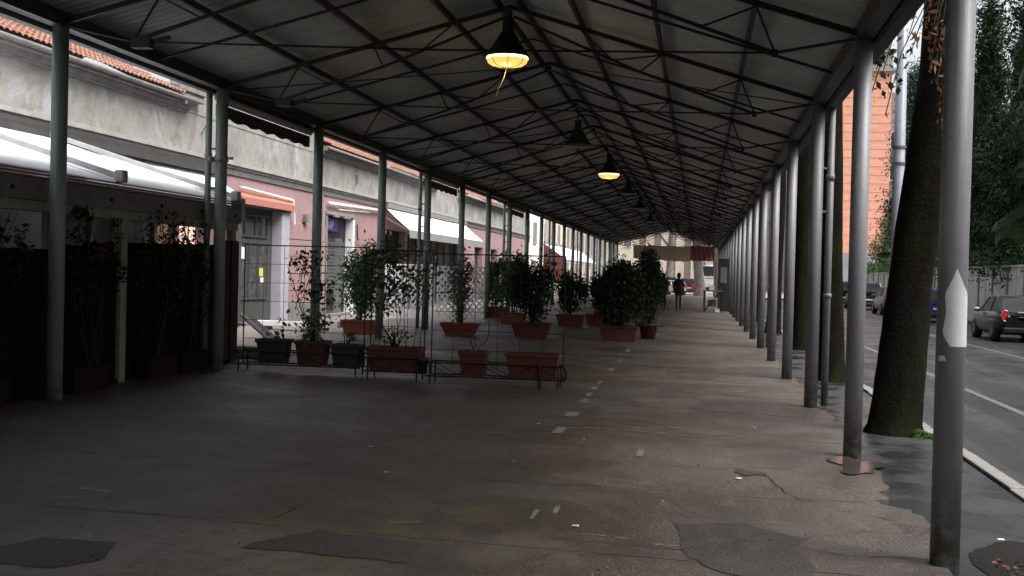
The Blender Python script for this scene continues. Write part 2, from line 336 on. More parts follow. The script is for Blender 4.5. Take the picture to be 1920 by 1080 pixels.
def npmesh(name, verts, faces4, m):
    me = bpy.data.meshes.new(name); nv = len(verts); nf = len(faces4)
    me.vertices.add(nv); me.vertices.foreach_set('co', verts.astype(np.float32).ravel())
    me.loops.add(nf*4); me.loops.foreach_set('vertex_index', faces4.astype(np.int32).ravel())
    me.polygons.add(nf); me.polygons.foreach_set('loop_start', np.arange(nf, dtype=np.int32)*4)
    me.update(calc_edges=True); me.materials.append(m); return me
def leaves(name, P, size, m, aspect=2.0, flat=0.0, droop=0.0):
    """one small folded rhombus per point"""
    n = len(P); a = rng.normal(size=(n, 3)); a[:, 2] = a[:, 2]*(1-flat) - droop; a /= np.linalg.norm(a, axis=1)[:, None]+1e-9
    b = np.cross(a, rng.normal(size=(n, 3))); b /= np.linalg.norm(b, axis=1)[:, None]+1e-9
    s = size*(.35+1.15*rng.random(n))[:, None]
    V = np.stack([P-a*s*.5, P+b*s*.5/aspect, P+a*s*.5, P-b*s*.5/aspect], 1).reshape(-1, 3)
    return npmesh(name, V, np.arange(n*4).reshape(-1, 4), m)
def blob_points(n, c, r, clumps=14, spread=.38, shell=.55):
    """points gathered in clumps inside an ellipsoid"""
    c = np.array(c); r = np.array(r)
    d = rng.normal(size=(clumps, 3)); d /= np.linalg.norm(d, axis=1)[:, None]; rad = shell+(1-shell)*rng.random(clumps)
    cc = d*rad[:, None]*(.75)
    k = rng.integers(0, clumps, n); p = cc[k] + rng.normal(size=(n, 3))*spread*.5*(.6+.8*rng.random((clumps, 1)))[k]
    return c + p*r

# ================================================================== SETTING
def strip(name, m, x0, x1, y0, y1, zf, nx=1, ny=1):
    mb = MB(); xs = np.linspace(x0, x1, nx+1); ys = np.linspace(y0, y1, ny+1)
    vs = [(x, y, zf(x, y)) for y in ys for x in xs]
    fs = [(j*(nx+1)+i, j*(nx+1)+i+1, (j+1)*(nx+1)+i+1, (j+1)*(nx+1)+i) for j in range(ny) for i in range(nx)]
    return struct(mb.add(vs, fs).build(name, m))
ROADZ = -.15
strip('ground', M_GROUND, -400, 400, -120, 900, lambda x, y: -.45)
strip('road', M_ASPH, 2.66, 11.6, -40, 98, lambda x, y: ROADZ)
strip('verge', M_STRIP, 1.2, 2.5, -40, 98, lambda x, y: gz(x)-.012)
strip('lane', M_LANE, -10.3, -6.85, -40, 98, lambda x, y: gz(x)-.01)
strip('far_square', M_LANE, -60, 60, 98.02, 320, lambda x, y: -.02+.0*x)
strip('screed', M_STRIP, -6.85, 1.3, -40, 98, lambda x, y: gz(x)-.06)
fp = MB().box(11.6, 12.45, -40, 98, -.45, -.02).build('far_pavement', M_LANE); struct(fp)

# pavement: cast slabs with recessed joints and a broken right edge
joints = [-5.4, -3.3, -1.2, .9, 2.95, 4.55, 6.65, 8.76, 10.0, 12.08, 14.2, 16.2]
while joints[-1] < 96: joints.append(joints[-1]+2.081)
pav = bpy.data.objects.new('pavement', None); COL.objects.link(pav); struct(pav)
def redge(y):
    if y < 6.8: return 1.62
    return 1.62
edge_pts = {6.65: 1.42, 7.05: 1.45, 7.4: 1.56, 7.8: 1.6, 8.13: 1.6, 8.4: 1.58, 8.66: 1.52, 8.95: 1.36, 9.3: 1.44, 9.6: 1.52, 9.99: 1.54, 10.5: 1.56, 10.92: 1.53, 10.97: 1.42, 11.4: 1.42, 12.0: 1.5, 12.8: 1.58, 13.5: 1.66, 13.75: 1.62, 14.5: 1.66, 15.2: 1.64, 15.27: 1.54, 16: 1.6}
for i in range(len(joints)-1):
    a, b = joints[i]+.007, joints[i+1]-.007
    lft = [(-6.85, b), (-6.85, a)]
    pts = []; yy = a
    ys = [a] + sorted([k for k in edge_pts if a+.05 < k < b-.05] + ([a+(b-a)*k_/9 for k_ in range(1, 9)] if a > 2 and a < 50 else [])) + [b]
    for y in ys:
        if y in edge_pts: x = edge_pts[y]
        else:
            near = min(edge_pts, key=lambda k: abs(k-y)); x = (edge_pts[near] if abs(near-y) < .3 else 1.6) + random.uniform(-.035, .03)
        pts.append((x, y))
    dz = random.uniform(-.003, .003); mb = MB()
    # transverse joint wobbles a little: several points along each joint
    wob = [random.uniform(-.004, .004) for _ in range(5)]
    bott = [(-6.85 + (pts[0][0]+6.85)*k/6, a + wob[k-1]) for k in range(1, 6)]
    poly = [(-6.85, a)] + bott + pts + [(-6.85, b)]
    mb.prism(poly, lambda x, y: gz(x)-.055, lambda x, y: gz(x)+dz)
    mb.build('slab', M_CONC, pav)
# broken, colour-differing repairs and worn tape, thin sheets on the slabs
def sheet(name, poly, m, dz=.006, kind='structure'):
    mb = MB(); n = len(poly)
    mb.add([(x, y, gz(x)+dz) for x, y in poly], [tuple(range(n))]); o = mb.build(name, m)
    if kind: o['kind'] = kind
    return o
def rough_poly(pts, amp=.02, sub=6):
    o = []
    for i in range(len(pts)):
        a, b = pts[i], pts[(i+1) % len(pts)]
        for k in range(sub):
            t = k/sub; o.append((a[0]+(b[0]-a[0])*t+random.uniform(-amp, amp), a[1]+(b[1]-a[1])*t+random.uniform(-amp, amp)))
    return o
sheet('repair_patch', rough_poly([(-.12, 7.6), (-.02, 6.72), (.2, 6.4), (.68, 6.35), (.66, 6.9), (.58, 7.2), (.72, 7.45), (.32, 7.8)], .018), M_PATCH)
sheet('repair_patch', rough_poly([(-3.75, 5.35), (-3.12, 5.37), (-2.98, 5.62), (-3.1, 5.95), (-3.5, 5.9)], .012), M_PATCH)
sheet('repair_patch', rough_poly([(-2.45, 6.1), (-1.5, 6.05), (-1.55, 6.5), (-2.2, 6.62)], .03), mat('brown_repair_patch', (.1, .082, .07), .6, var=.3, scale=6, bump=.8, bscale=50, extra=patch_extra))
for (x, y, w, l, a) in [(-1.34, 11.62, .1, .5, 0), (-1.36, 13.0, .13, .45, 0), (-1.36, 14.45, .06, .5, 0), (-1.37, 15.2, .08, .5, .0), (-1.38, 16.0, .07, .45, 0), (-1.38, 16.9, .06, .5, 0), (-1.4, 19.3, .08, .6, 0), (-1.4, 21.5, .06, .8, 0), (-1.42, 24.3, .07, 1.1, 0),
                       (-.95, 11.95, .5, .035, 0), (-.55, 11.95, .18, .04, 0), (-.35, 11.9, .1, .05, 0), (-1.1, 12.35, .15, .03, 0), (-.6, 12.5, .2, .03, 0), (-.2, 12.42, .15, .03, 0), (-.48, 10.5, .05, .4, 0),
                       (.5, 17.9, .75, .06, 0), (.45, 16.85, .6, .05, 0), (-.9, 7.75, .03, .25, 0), (-1.02, 7.55, .03, .3, 0), (-.6, 7.1, .15, .025, 0), (-.42, 7.07, .08, .02, 0), (-.15, 6.98, .14, .03, 0), (-1.75, 7.0, .2, .04, .3),
                       (-1.9, 11.1, .17, .06, -.2), (-3.9, 7.2, .22, .06, -.2), (-3.95, 6.9, .12, .05, .5)]:
    ca, sa = math.cos(a), math.sin(a); q = [(-w/2, -l/2), (w/2, -l/2), (w/2, l/2), (-w/2, l/2)]
    sheet('floor_tape', rough_poly([(x+u*ca-v*sa, y+u*sa+v*ca) for u, v in q], min(w, l)*.13, 3), M_TAPE, .005)
def crack(pts, w=.012):
    P = [Vector((x, y)) for x, y in pts]; Q = []
    for a, b in zip(P[:-1], P[1:]):
        k = max(2, int((b-a).length/.07))
        for j in range(k): Q.append(a.lerp(b, j/k)+Vector((random.uniform(-.01, .01), random.uniform(-.014, .014))))
    Q.append(P[-1]); L_, R_ = [], []
    for i, q in enumerate(Q):
        d = (Q[min(i+1, len(Q)-1)]-Q[max(i-1, 0)]).normalized(); n = Vector((-d.y, d.x)); ww = w*.5*random.uniform(.3, 1.5)*(.3 if i in (0, len(Q)-1) else 1)
        L_.append(q+n*ww); R_.append(q-n*ww)
    vs = [(p.x, p.y, gz(p.x)+.0055) for p in L_+R_]; n = len(Q)
    struct(MB().add(vs, [(i, i+n, i+1+n, i+1) for i in range(n-1)]).build('crack', M_CRACK))
for c_ in ([(-.87, 6.90), (-.52, 6.92), (-.15, 6.89), (.13, 6.86), (.37, 6.89)], [(-1.66, 8.63), (-1.34, 8.62), (-1.1, 8.61), (-.6, 8.78)], [(-.5, 9.95), (-.18, 9.92), (.12, 9.9), (.53, 10.14), (.89, 10.25)],
           [(.56, 9.96), (.62, 9.48), (.7, 8.94), (.77, 8.8), (1.3, 8.92)], [(-1.6, 6.81), (-1.43, 6.66)], [(-2.59, 6.61), (-2.52, 6.87), (-2.5, 7.2)], [(-3.27, 5.32), (-3.15, 5.52), (-3.16, 5.78), (-3.18, 6.0)],
           [(-4.7, 8.45), (-4.09, 8.53), (-3.48, 8.55), (-3.0, 8.66)], [(-.78, 20.2), (.4, 21.3), (1.3, 20.6)], [(1.42, 8.18), (1.24, 8.37), (.97, 8.54)], [(-3.6, 6.65), (-3.1, 6.68), (-2.6, 6.75)], [(-.03, 14.7), (.78, 15.4), (1.28, 14.9)],
           [(-5.2, 11.5), (-4.2, 11.7), (-3.0, 11.4)], [(.2, 12.9), (.9, 12.3), (1.4, 12.6)], [(-2.5, 13.2), (-1.8, 12.6), (-.9, 12.8)], [(.5, 7.3), (.9, 7.1), (1.4, 7.2)]): crack(c_, .008)
for (x, y) in [(-2.75, 9.73), (-.72, 7.28), (-1.6, 11.95), (1.86, 9.4), (.35, 9.5), (-2.3, 8.6), (1.95, 7.9), (2.1, 7.5)]:
    sheet('litter_scrap', rough_poly([(x-.02, y-.015), (x+.025, y-.02), (x+.02, y+.03), (x-.015, y+.02)], .006, 2), M_TWHITE, .012)
def blob2(cx, cy, rx, ry, n=28, j=.12, rot=0):
    o = []
    for k in range(n):
        a = 2*math.pi*k/n; r = 1 + j*math.sin(3*a+1) + j*.7*math.sin(5*a+cx*9) + random.uniform(-.04, .04)
        x, y = rx*r*math.cos(a), ry*r*math.sin(a); o.append((cx+x*math.cos(rot)-y*math.sin(rot), cy+x*math.sin(rot)+y*math.cos(rot)))
    return o
sheet('puddle', blob2(1.4, 10.68, .2, .45, j=.3), M_PUDDLE, .008)
sheet('puddle', blob2(.45, 9.85, .13, .12, j=.25), M_PATCH, .007)

GP = np.stack([rng.uniform(-5.5, 1.5, 1500), 4.5+14*rng.random(1500)**1.6, np.zeros(1500)], 1); GP[:, 2] = -SL*GP[:, 0]+.008
for nm_, mm_, sl_ in (('grit', M_TAPE, slice(0, 800)), ('dirt_crumbs', M_PATCH, slice(800, 1500))):
    tag(put(nm_, leaves(nm_, GP[sl_], .013, mm_, 1.3, .9)), {'grit': 'pale grit and crumbs scattered over the worn paving', 'dirt_crumbs': 'dark crumbs of dirt scattered over the worn paving'}[nm_], 'litter', None, 'stuff')
# kerb
kb = bpy.data.objects.new('kerb', None); COL.objects.link(kb); struct(kb)
km = MB().box(2.52, 2.66, 0, .985, -.2, gz(2.6)+.012).mesh('kerb_stone', M_KERB)
for i in range(100):
    y = -2 + i; o = put('kerb_stone', km, kb, .012 if y < 30 else 0, loc=(random.uniform(-.006, .006), y, random.uniform(-.008, .008)))
# road markings
def flat(name, x0, x1, y0, y1, z, m, sk=0):
    o = MB().add([(x0, y0, z), (x1, y0, z), (x1+sk, y1, z), (x0+sk, y1, z)], [(0, 1, 2, 3)]).build(name, m); struct(o); return o
flat('road_line', 4.32, 4.44, 4, 95, ROADZ+.004, M_LINE)
flat('road_line', 7.6, 7.72, 4, 95, ROADZ+.004, M_LINE)
for k in range(12): flat('parking_line', 7.72, 9.4, 14+6.2*k, 14.1+6.2*k, ROADZ+.004, M_LINE)

# ================================================================== CANOPY
can = thing('market_canopy', 'long pitched grey corrugated canopy on two rows of round steel posts over the pavement', 'canopy', (XRG, Y0, 0))
OX, OY = XRG, Y0
def cp(mb): mb.v = [(x-OX, y-OY, z) for x, y, z in mb.v]; return mb
r_ = .083
pr = MB().tube([(0, 0, -.06), (0, 0, EAVE+.02)], r_, 20)
pmR = pr.mesh('post', M_POSTR, True); pmL = pr.mesh('post', M_POSTL, True)
dpm = MB().tube([(0, 0, .02), (0, 0, EAVE-.05)], .045, 12).tube([(0, 0, 1.4), (0, 0, 1.46)], .055, 12).tube([(0, 0, 2.9), (0, 0, 2.98)], .055, 12).bar((0, 0, 2.5), (.19, 0, 2.5), .03).bar((0, 0, 3.05), (.19, 0, 3.05), .03)
dpR = dpm.mesh('downpipe', M_POSTR, True); dpL = dpm.mesh('downpipe', M_POSTL, True)
clampm = MB().tube([(0, 0, -.03), (0, 0, .05)], .1, 16).tube([(-.12, 0, .0), (-.12, -.12, 0)], .04, 8).tube([(.12, 0, .02), (.17, 0, .02)], .02, 6)
cl_me = clampm.mesh('pipe_clamp', M_POSTL, True)
for k, y in enumerate(YS):
    i = k-3
    put('post', pmR, can, loc=(XR-OX, y-OY, gz(XR)))
    pl = put('post', pmL, can, loc=(XL-OX, y-OY, gz(XL)))
    if i % 3 == 2:
        put('downpipe', dpR, can, loc=(XR+.17-OX, y-OY, gz(XR)), rot=(0, 0, math.pi))
        put('downpipe', dpL, can, loc=(XL-.19-OX, y-OY, gz(XL)))
    if i == 2: put('pipe_clamp', cl_me, pl, loc=(0, 0, 2.9))
zl, zr = EAVE+gz(XL), EAVE+gz(XR)
mL = (RIDGE-zl)/(XRG-XL); mR = (RIDGE-zr)/(XR-XRG)
def rz_(x, off=0): return (zl + mL*(x-XL) if x < XRG else RIDGE - mR*(x-XRG)) + off
# eave beams (box girders) and gutters
for xx, zz, sgn in ((XL, zl, -1), (XR, zr, 1)):
    cp(MB().box(xx-.07, xx+.07, Y0-.6, Y1+.6, zz-.02, zz+.13)).build('eave_beam', M_BEAM, can)
    g = MB(); pf = [(.09, .10), (.09, -.03), (.12, -.06), (.22, -.06), (.26, -.02), (.26, .11), (.25, .11), (.25, -.01), (.22, -.05), (.125, -.05), (.1, -.02), (.1, .1)]
    n = len(pf); vs = [(xx+sgn*a, y, zz+b) for y in (Y0-.6, Y1+.6) for a, b in pf]
    g.add(vs, [(i, (i+1) % n, (i+1) % n+n, i+n) for i in range(n)]); cp(g).build('gutter', M_BEAM, can)
# purlins
for x in (-5.5, -4.43, -3.37, -2.72, -2.42, -1.62, -.57, .46):
    cp(MB().box(x-.025, x+.025, Y0-.6, Y1+.6, rz_(x)+.06, rz_(x)+.135)).build('purlin', M_FRAME, can)
# corrugated sheets
def sheet_mesh(xa, xb, zf):
    pitch = .149; n = 28; wid = PD/4+.03; nn = int(wid/pitch*6)
    top = []; 
    for i in range(nn+1):
        y = wid*i/nn; c = .027*math.cos(2*math.pi*y/pitch)
        top += [(xa, y, zf(xa)+c), (xb, y, zf(xb)+c)]
    v = top + [(x, y, z+.007) for x, y, z in top]; K = len(top)
    fs = [(2*i, 2*i+2, 2*i+3, 2*i+1) for i in range(nn)] + [(K+2*i, K+2*i+1, K+2*i+3, K+2*i+2) for i in range(nn)]
    return MB().add(v, fs)
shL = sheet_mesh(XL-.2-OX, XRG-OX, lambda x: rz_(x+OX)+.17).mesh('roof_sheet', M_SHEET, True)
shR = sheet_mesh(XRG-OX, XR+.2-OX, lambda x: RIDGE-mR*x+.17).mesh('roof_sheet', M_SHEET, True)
ns = int((Y1-Y0+1.2)/(PD/4))
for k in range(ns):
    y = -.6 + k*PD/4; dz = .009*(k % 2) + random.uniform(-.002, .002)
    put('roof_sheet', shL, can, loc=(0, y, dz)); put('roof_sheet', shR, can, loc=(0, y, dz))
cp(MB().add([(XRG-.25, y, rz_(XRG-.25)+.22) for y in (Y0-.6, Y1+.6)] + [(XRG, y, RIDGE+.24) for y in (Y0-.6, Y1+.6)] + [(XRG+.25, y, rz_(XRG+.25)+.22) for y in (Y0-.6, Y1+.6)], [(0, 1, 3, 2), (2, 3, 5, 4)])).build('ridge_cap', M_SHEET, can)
# trusses: top chords, lower chords, web bars, tie rod
def truss_meshes():
    P = lambda x, z: (x-OX, 0, z)
    top = MB().bar(P(XL, zl+.03), P(XRG, RIDGE+.03), .042, .055).bar(P(XRG, RIDGE+.03), P(XR, zr+.03), .042, .055)
    nl, nr = -5.78, .64; znl, znr = rz_(nl)-.38, rz_(nr)-.38
    nl2, nr2 = -4.3, -.84; znl2, znr2 = rz_(nl2)-.3, rz_(nr2)-.3
    lowL = MB().tube([P(XL+.05, zl+.0), P(nl, znl)], .016, 6).bar(P(nl, znl), P(nl2, znl2), .03, .034).bar(P(nl2, znl2), P(XRG-.05, RIDGE-.1), .03, .034)
    lowR = MB().tube([P(XR-.05, zr+.0), P(nr, znr)], .016, 6).bar(P(nr, znr), P(nr2, znr2), .03, .034).bar(P(nr2, znr2), P(XRG+.05, RIDGE-.1), .03, .034)
    webs = []
    def low(x, L):
        if L: return znl + (znl2-znl)*(x-nl)/(nl2-nl) if x < nl2 else znl2 + (RIDGE-.1-znl2)*(x-nl2)/(XRG-nl2)
        return znr + (znr2-znr)*(x-nr)/(nr2-nr) if x > nr2 else znr2 + (RIDGE-.1-znr2)*(x-nr2)/(XRG-nr2)
    for a, b in ((nl, -5.5), (-5.05, -5.5), (nl2, -4.43), (-3.8, -4.43), (-3.8, -3.37)): webs.append(MB().tube([P(a, low(a, 1)), P(b, rz_(b))], .012, 6))
    for a, b in ((nr, .46), (-.05, .46), (nr2, -.57), (-1.2, -.57), (-1.2, -1.62)): webs.append(MB().tube([P(a, low(a, 0)), P(b, rz_(b))], .012, 6))
    tie = MB().tube([P(nl, znl), P((nl+nr)/2, (znl+znr)/2-.03), P(nr, znr)], .011, 6)
    return (top.mesh('truss', M_FRAME), [lowL.mesh('lower_chord', M_FRAME), lowR.mesh('lower_chord', M_FRAME)], [w.mesh('web_bar', M_FRAME) for w in webs], tie.mesh('tie_rod', M_FRAME), (nl, znl), (nr, znr))
tt, tl, tw, tie, NL, NR = truss_meshes()
plate = MB().box(-.03, .03, -.006, .006, -.04, .035).mesh('gusset_plate', M_FRAME)
box_me = MB().box(-.1, .1, -.06, .06, -.07, .03).bar((.14, 0, 0), (.3, 0, .04), .04).mesh('junction_box', M_LHOOD)
for k, y in enumerate(YS):
    t = put('truss', tt, can, loc=(0, y-OY, 0))
    for m_ in tl: put('lower_chord', m_, t)
    for m_ in tw: put('web_bar', m_, t)
    put('tie_rod', tie, t)
    put('gusset_plate', plate, t, loc=(0, 0, RIDGE-.05))
    for nn in (NL, NR): bx_ = k in (4, 5) and nn is NL; put('junction_box' if bx_ else 'gusset_plate', box_me if bx_ else plate, t, loc=(nn[0]-OX+(.1 if bx_ else 0), 0, nn[1]))
# light bracing in the plane of the roof and intermediate light rafters
br = MB().bar((XL-OX, 0, zl+.02), (0, 0, RIDGE+.02), .028, .03).bar((0, 0, RIDGE+.02), (XR-OX, 0, zr+.02), .028, .03)
brm = br.mesh('light_rafter', M_FRAME)
xb1 = MB().tube([(XL-OX+.1, 0, zl-.02), (-.1, PD, RIDGE-.02)], .009, 5).mesh('bracing_cable', M_FRAME)
xb2 = MB().tube([(XR-OX-.1, 0, zr-.02), (.1, PD, RIDGE-.02)], .009, 5).mesh('bracing_cable', M_FRAME)
for k in range(len(YS)-1):
    put('light_rafter', brm, can, loc=(0, YS[k]-OY+PD/2, 0))
    if k % 2: put('bracing_cable', xb1, can, loc=(0, YS[k]-OY, 0)); put('bracing_cable', xb2, can, loc=(0, YS[k]-OY, 0))

# rolled blinds hung between left posts
for n_, k in enumerate((1, 4, 7)):
    ya, yb = P0+PD*(k+1)+.12, P0+PD*(k+2)-.12
    lab = ['rolled silver and black blind between the nearer left posts under the eave', 'rolled silver blind between the fifth and sixth left posts', 'far rolled blind under the left eave near the end of the pink facade'][n_]
    t = thing('rolled_blind', lab, 'blind', (XL-.12, ya, 3.8), group='rolled blinds under the left eave')
    MB().tube([(0, 0, .12), (0, yb-ya, .12)], .055, 12).build('roller', M_ALU, t, True)
    m_ = MB(); L = yb-ya; N = 24
    for j in range(N):
        a, b = L*j/N, L*(j+1)/N; za, zb = -.13-.02*math.sin(j*1.7), -.13-.02*math.sin((j+1)*1.7)
        m_.add([(-.03, a, .05), (-.03, b, .05), (-.03, b, zb), (-.03, a, za), (.0, a, .05), (.0, b, .05), (.0, b, zb), (.0, a, za)], [(0, 1, 2, 3), (4, 7, 6, 5), (3, 2, 6, 7)])
    m_.build('black_hem', M_LHOOD, t)

# ================================================================== PENDANT LAMPS
def lamp(y, x, zrim, lit, label, scale=1.0):
    t = thing('pendant_lamp', label, 'lamp', (x, y, zrim), group='bell lamps hanging along the canopy ridge'); s = scale
    MB().lathe([(0, .54*s), (.065*s, .54*s), (.075*s, .52*s), (.078*s, .36*s), (.09*s, .34*s), (.12*s, .3*s), (.15*s, .24*s), (.2*s, .16*s), (.255*s, .09*s), (.29*s, .03*s), (.3*s, 0), (.285*s, 0), (.24*s, .09*s), (.14*s, .22*s), (0, .3*s)], 28).build('lamp_hood', M_LHOOD if lit else M_LHOODG, t, True)
    MB().tube([(0, 0, .5*s), (0, 0, RIDGE-zrim+.02)], .012, 6).build('hanger_rod', M_FRAME, t)
    if lit:
        MB().lathe([(0, .05*s), (.17*s, .045*s), (.262*s, .02*s), (.282*s, -.015*s), (.28*s, -.03*s)], 28).build('bulb_glass', M_GLOW, t, True)
        MB().lathe([(.28*s, -.03*s), (.26*s, -.075*s), (.2*s, -.115*s), (.1*s, -.13*s), (0, -.132*s)], 28).build('diffuser', M_GLOWLO, t, True)
        cg = MB()
        for a in range(8):
            an = a*math.pi/4+.2; cg.tube([(r*s*math.cos(an), r*s*math.sin(an), z*s) for r, z in ((.3, .005), (.29, -.035), (.27, -.085), (.21, -.125), (.1, -.14), (0, -.142))], .005, 5)
        cg.build('cage', M_LHOOD, t)
        l = bpy.data.lights.new('lamp_light', 'POINT'); l.energy = 3.3; l.color = (1, .6, .25); l.shadow_soft_size = .12
        lo = bpy.data.objects.new('lamp_light', l); COL.objects.link(lo); lo.parent = t; lo.location = (0, 0, -.25)
    else:
        MB().lathe([(.302*s, .012*s), (.315*s, 0), (.302*s, -.012*s), (.285*s, 0), (.302*s, .012*s)], 28).build('rim', M_LGREY, t, True)
        MB().lathe([(0, -.05*s), (.12*s, -.045*s), (.22*s, -.02*s), (.285*s, .002*s)], 24).build('diffuser', M_LGREY, t, True)
    return t
LX = XRG
lamp(P0+2*PD-.05, LX-.02, 4.44, True, 'lit yellow bell lamp nearest the camera, largest of the hanging lamps', .98)
lamp(24.3, LX, 4.25, False, 'unlit grey bell lamp between the two lit ones')
lamp(32.8, LX, 4.4, True, 'lit yellow bell lamp farther down the canopy, the smaller of the two lit')
lamp(41.4, LX, 4.45, False, 'small dark unlit bell lamp just beyond the second lit lamp', .9)
lamp(49.9, LX, 4.4, False, 'fourth unlit bell lamp, tiny and dark far along the ridge', .9)
lamp(60.5, LX, 4.35, False, 'far unlit bell lamp with a pale rim near the canopy end', .9)
t = MB().tube([(0, 0, 0), (-.03, 0, -.12), (-.1, .0, -.27), (-.13, 0, -.36)], .0025, 5).build('hanging_string', M_PAPER, None, loc=(LX-.03, P0+2*PD-.05, 4.29)); tag(t, 'pale frayed string hanging below the nearest lit lamp', 'string')

# ================================================================== LEFT BUILDING
XF = -10.1; FY0, FY1 = 3.0, 69.4
bd = thing('pink_shop_building', 'low pink and grey plastered shop building with terracotta roof behind the left posts', 'building', (XF, FY0, 0))
def bp(mb): mb.v = [(x-XF, y-FY0, z) for x, y, z in mb.v]; return mb
openings = [(24.75, 27.3, .3, 2.95), (30.9, 33.3, .3, 3.05), (36.9, 39.6, .25, 2.9), (39.9, 49.4, .25, 2.85), (52.3, 54.3, .25, 2.7), (56.5, 58.2, .25, 2.7), (60.8, 62.6, .25, 2.7), (64.8, 66.6, .25, 2.7), (8.0, 22.3, 1.2, 2.6)]
def wall_with_openings(mb, y0, y1, z0, z1, ops, x0, x1):
    ys = sorted(set([y0, y1] + [v for o in ops for v in o[:2] if y0 < v < y1]))
    for a, b in zip(ys[:-1], ys[1:]):
        zz = [(o[2], o[3]) for o in ops if o[0] <= a+1e-6 and o[1] >= b-1e-6]
        cur = z0
        for p, q in sorted(zz):
            if p > cur: mb.box(x0, x1, a, b, cur, min(p, z1))
            cur = max(cur, q)
        if cur < z1: mb.box(x0, x1, a, b, max(cur, z0), z1)
mb = MB(); wall_with_openings(mb, FY0, FY1, .7, 3.56, openings, XF-.35, XF); bp(mb).build('lower_wall', M_PINK, bd)
mb = MB(); wall_with_openings(mb, FY0, FY1, -.3, .7, openings, XF-.35, XF+.02); bp(mb).build('plinth', M_PLINTH, bd)
bp(MB().box(XF-.35, XF-.003, FY0, FY1, 3.56, 4.62)).build('upper_wall', M_PLASTER, bd)
bp(MB().box(XF-9, XF-.35, FY1-.3, FY1, -.3, 5.3)).build('end_wall', M_PLASTER, bd)
bp(MB().box(XF-9, XF-8.7, FY0, FY1-.3, -.3, 5.3)).build('rear_wall', M_PLASTER, bd)
# raised plain parapet bays
for a, b in ((21.9, 30.2), (44.0, 48.2), (60.0, FY1)):
    bp(MB().box(XF-.35, XF+.01, a, b, 4.62, 5.45)).build('parapet', M_PLASTER, bd)
mb = MB()
for z0, z1, d in ((3.7, 3.76, .06), (3.76, 3.84, .11)): mb.box(XF+.002, XF+d, FY0, FY1, z0, z1)
bp(mb).build('string_course', M_MOULD, bd)
bp(MB().box(XF-.002, XF+.035, FY0, FY1, 3.56, 3.7)).build('string_course', mat('shadow_grey_band', (.2, .185, .185), .9, var=.2, scale=3), bd)  # soft shade under the moulding, painted as a grey strip
for a, b in ((FY0, 21.9), (30.2, 44.0), (48.2, 60.0)):
    mb = MB()
    for z0, z1, d in ((4.58, 4.63, .05), (4.63, 4.72, .1), (4.72, 4.85, .2)): mb.box(XF-.3, XF+d, a, b, z0, z1)
    bp(mb).build('cornice', M_CORN, bd)
    mb = MB(); mb.tube([(XF+.26, a, 4.79), (XF+.26, b, 4.79)], .045, 8); bp(mb).build('roof_gutter', M_CORN, bd, True)
    for yb in (a+1.2, b-1.0): pass
# tiled roof: rows of half-round pan tiles, stepped courses
def tile_roof(ya, yb):
    mb = MB(); pitch = .155; course = .36; slope = .45; nrow = 5; seg = 4; yb -= (yb-ya) % pitch
    for r in range(nrow):
        x0 = XF+.28-r*course; z0 = 4.86+r*course*slope; x1 = x0-course-.05; z1 = z0+(course+.05)*slope-.02
        z0 += .03
        n = int((yb-ya)/pitch)*seg
        vs = []
        for i in range(n+1):
            y = ya+i*pitch/seg; h = .034*abs(math.cos(math.pi*i/seg))+random.uniform(-.004, .004)
            vs += [(x0, y, z0+h), (x1, y, z1+h), (x0, y, z0+h-.025)]
        fs = []
        for i in range(n): fs += [(3*i, 3*i+3, 3*i+4, 3*i+1), (3*i+2, 3*i+5, 3*i+3, 3*i)]
        mb.add(vs, fs)
    xr = XF+.28-nrow*course; zr2 = 4.88+nrow*course*slope
    n = int((yb-ya)/.4)
    for i in range(n):
        y = ya+i*.4; mb.tube([(xr, y, zr2-.01), (xr, y+.44, zr2+.02)], .075, 8)
    # rear slope
    mb.add([(xr, ya, zr2), (xr, yb, zr2), (xr-3, yb, zr2-1.2), (xr-3, ya, zr2-1.2)], [(0, 1, 2, 3)])
    return mb
for a, b in ((FY0, 21.3), (30.3, 43.9), (48.3, 59.9)):
    o = bp(tile_roof(a, b)).build('tile_roof', M_TILE, bd)
    o['kind'] = 'stuff'
    # gable end board
    bp(MB().prism([(XF+.28, b-.02), (XF+.28, b+.06), (XF-2.3, b+.06), (XF-2.3, b-.02)], lambda x, y: 4.8+.45*(XF+.28-x)-.12, lambda x, y: 4.84+.45*(XF+.28-x))).build('roof_verge', M_CORN, bd)
bp(MB().box(XF-.32, XF+.18, 21.3, 22.4, 4.82, 4.9).box(XF-.3, XF+.1, 21.4, 22.7, 5.0, 5.08)).build('eave_end', M_CORN, bd)
# grooves of the pink rustication
gm = mat('groove_shadow_render', (.33, .17, .17), .9, var=.2, scale=4)
for a, b in ((27.85, 30.75), (33.75, 36.7), (49.5, 52.1), (54.5, 56.3), (58.4, 60.6), (62.8, 64.6), (66.8, 69.3)):
    for z in (.98, 1.41, 1.84, 2.27, 2.7):
        # courses: raised blocks between grooves
        bp(MB().box(XF, XF+.018, a, b, z-.405, z)).build('rusticated_course', M_PINK, bd, bevel=.005)
# back faces inside openings
def opening_back(a, b, z0, z1, m, d=.25, name='window_pane'): return bp(MB().box(XF-d-.02, XF-d, a, b, z0, z1)).build(name, m, bd)
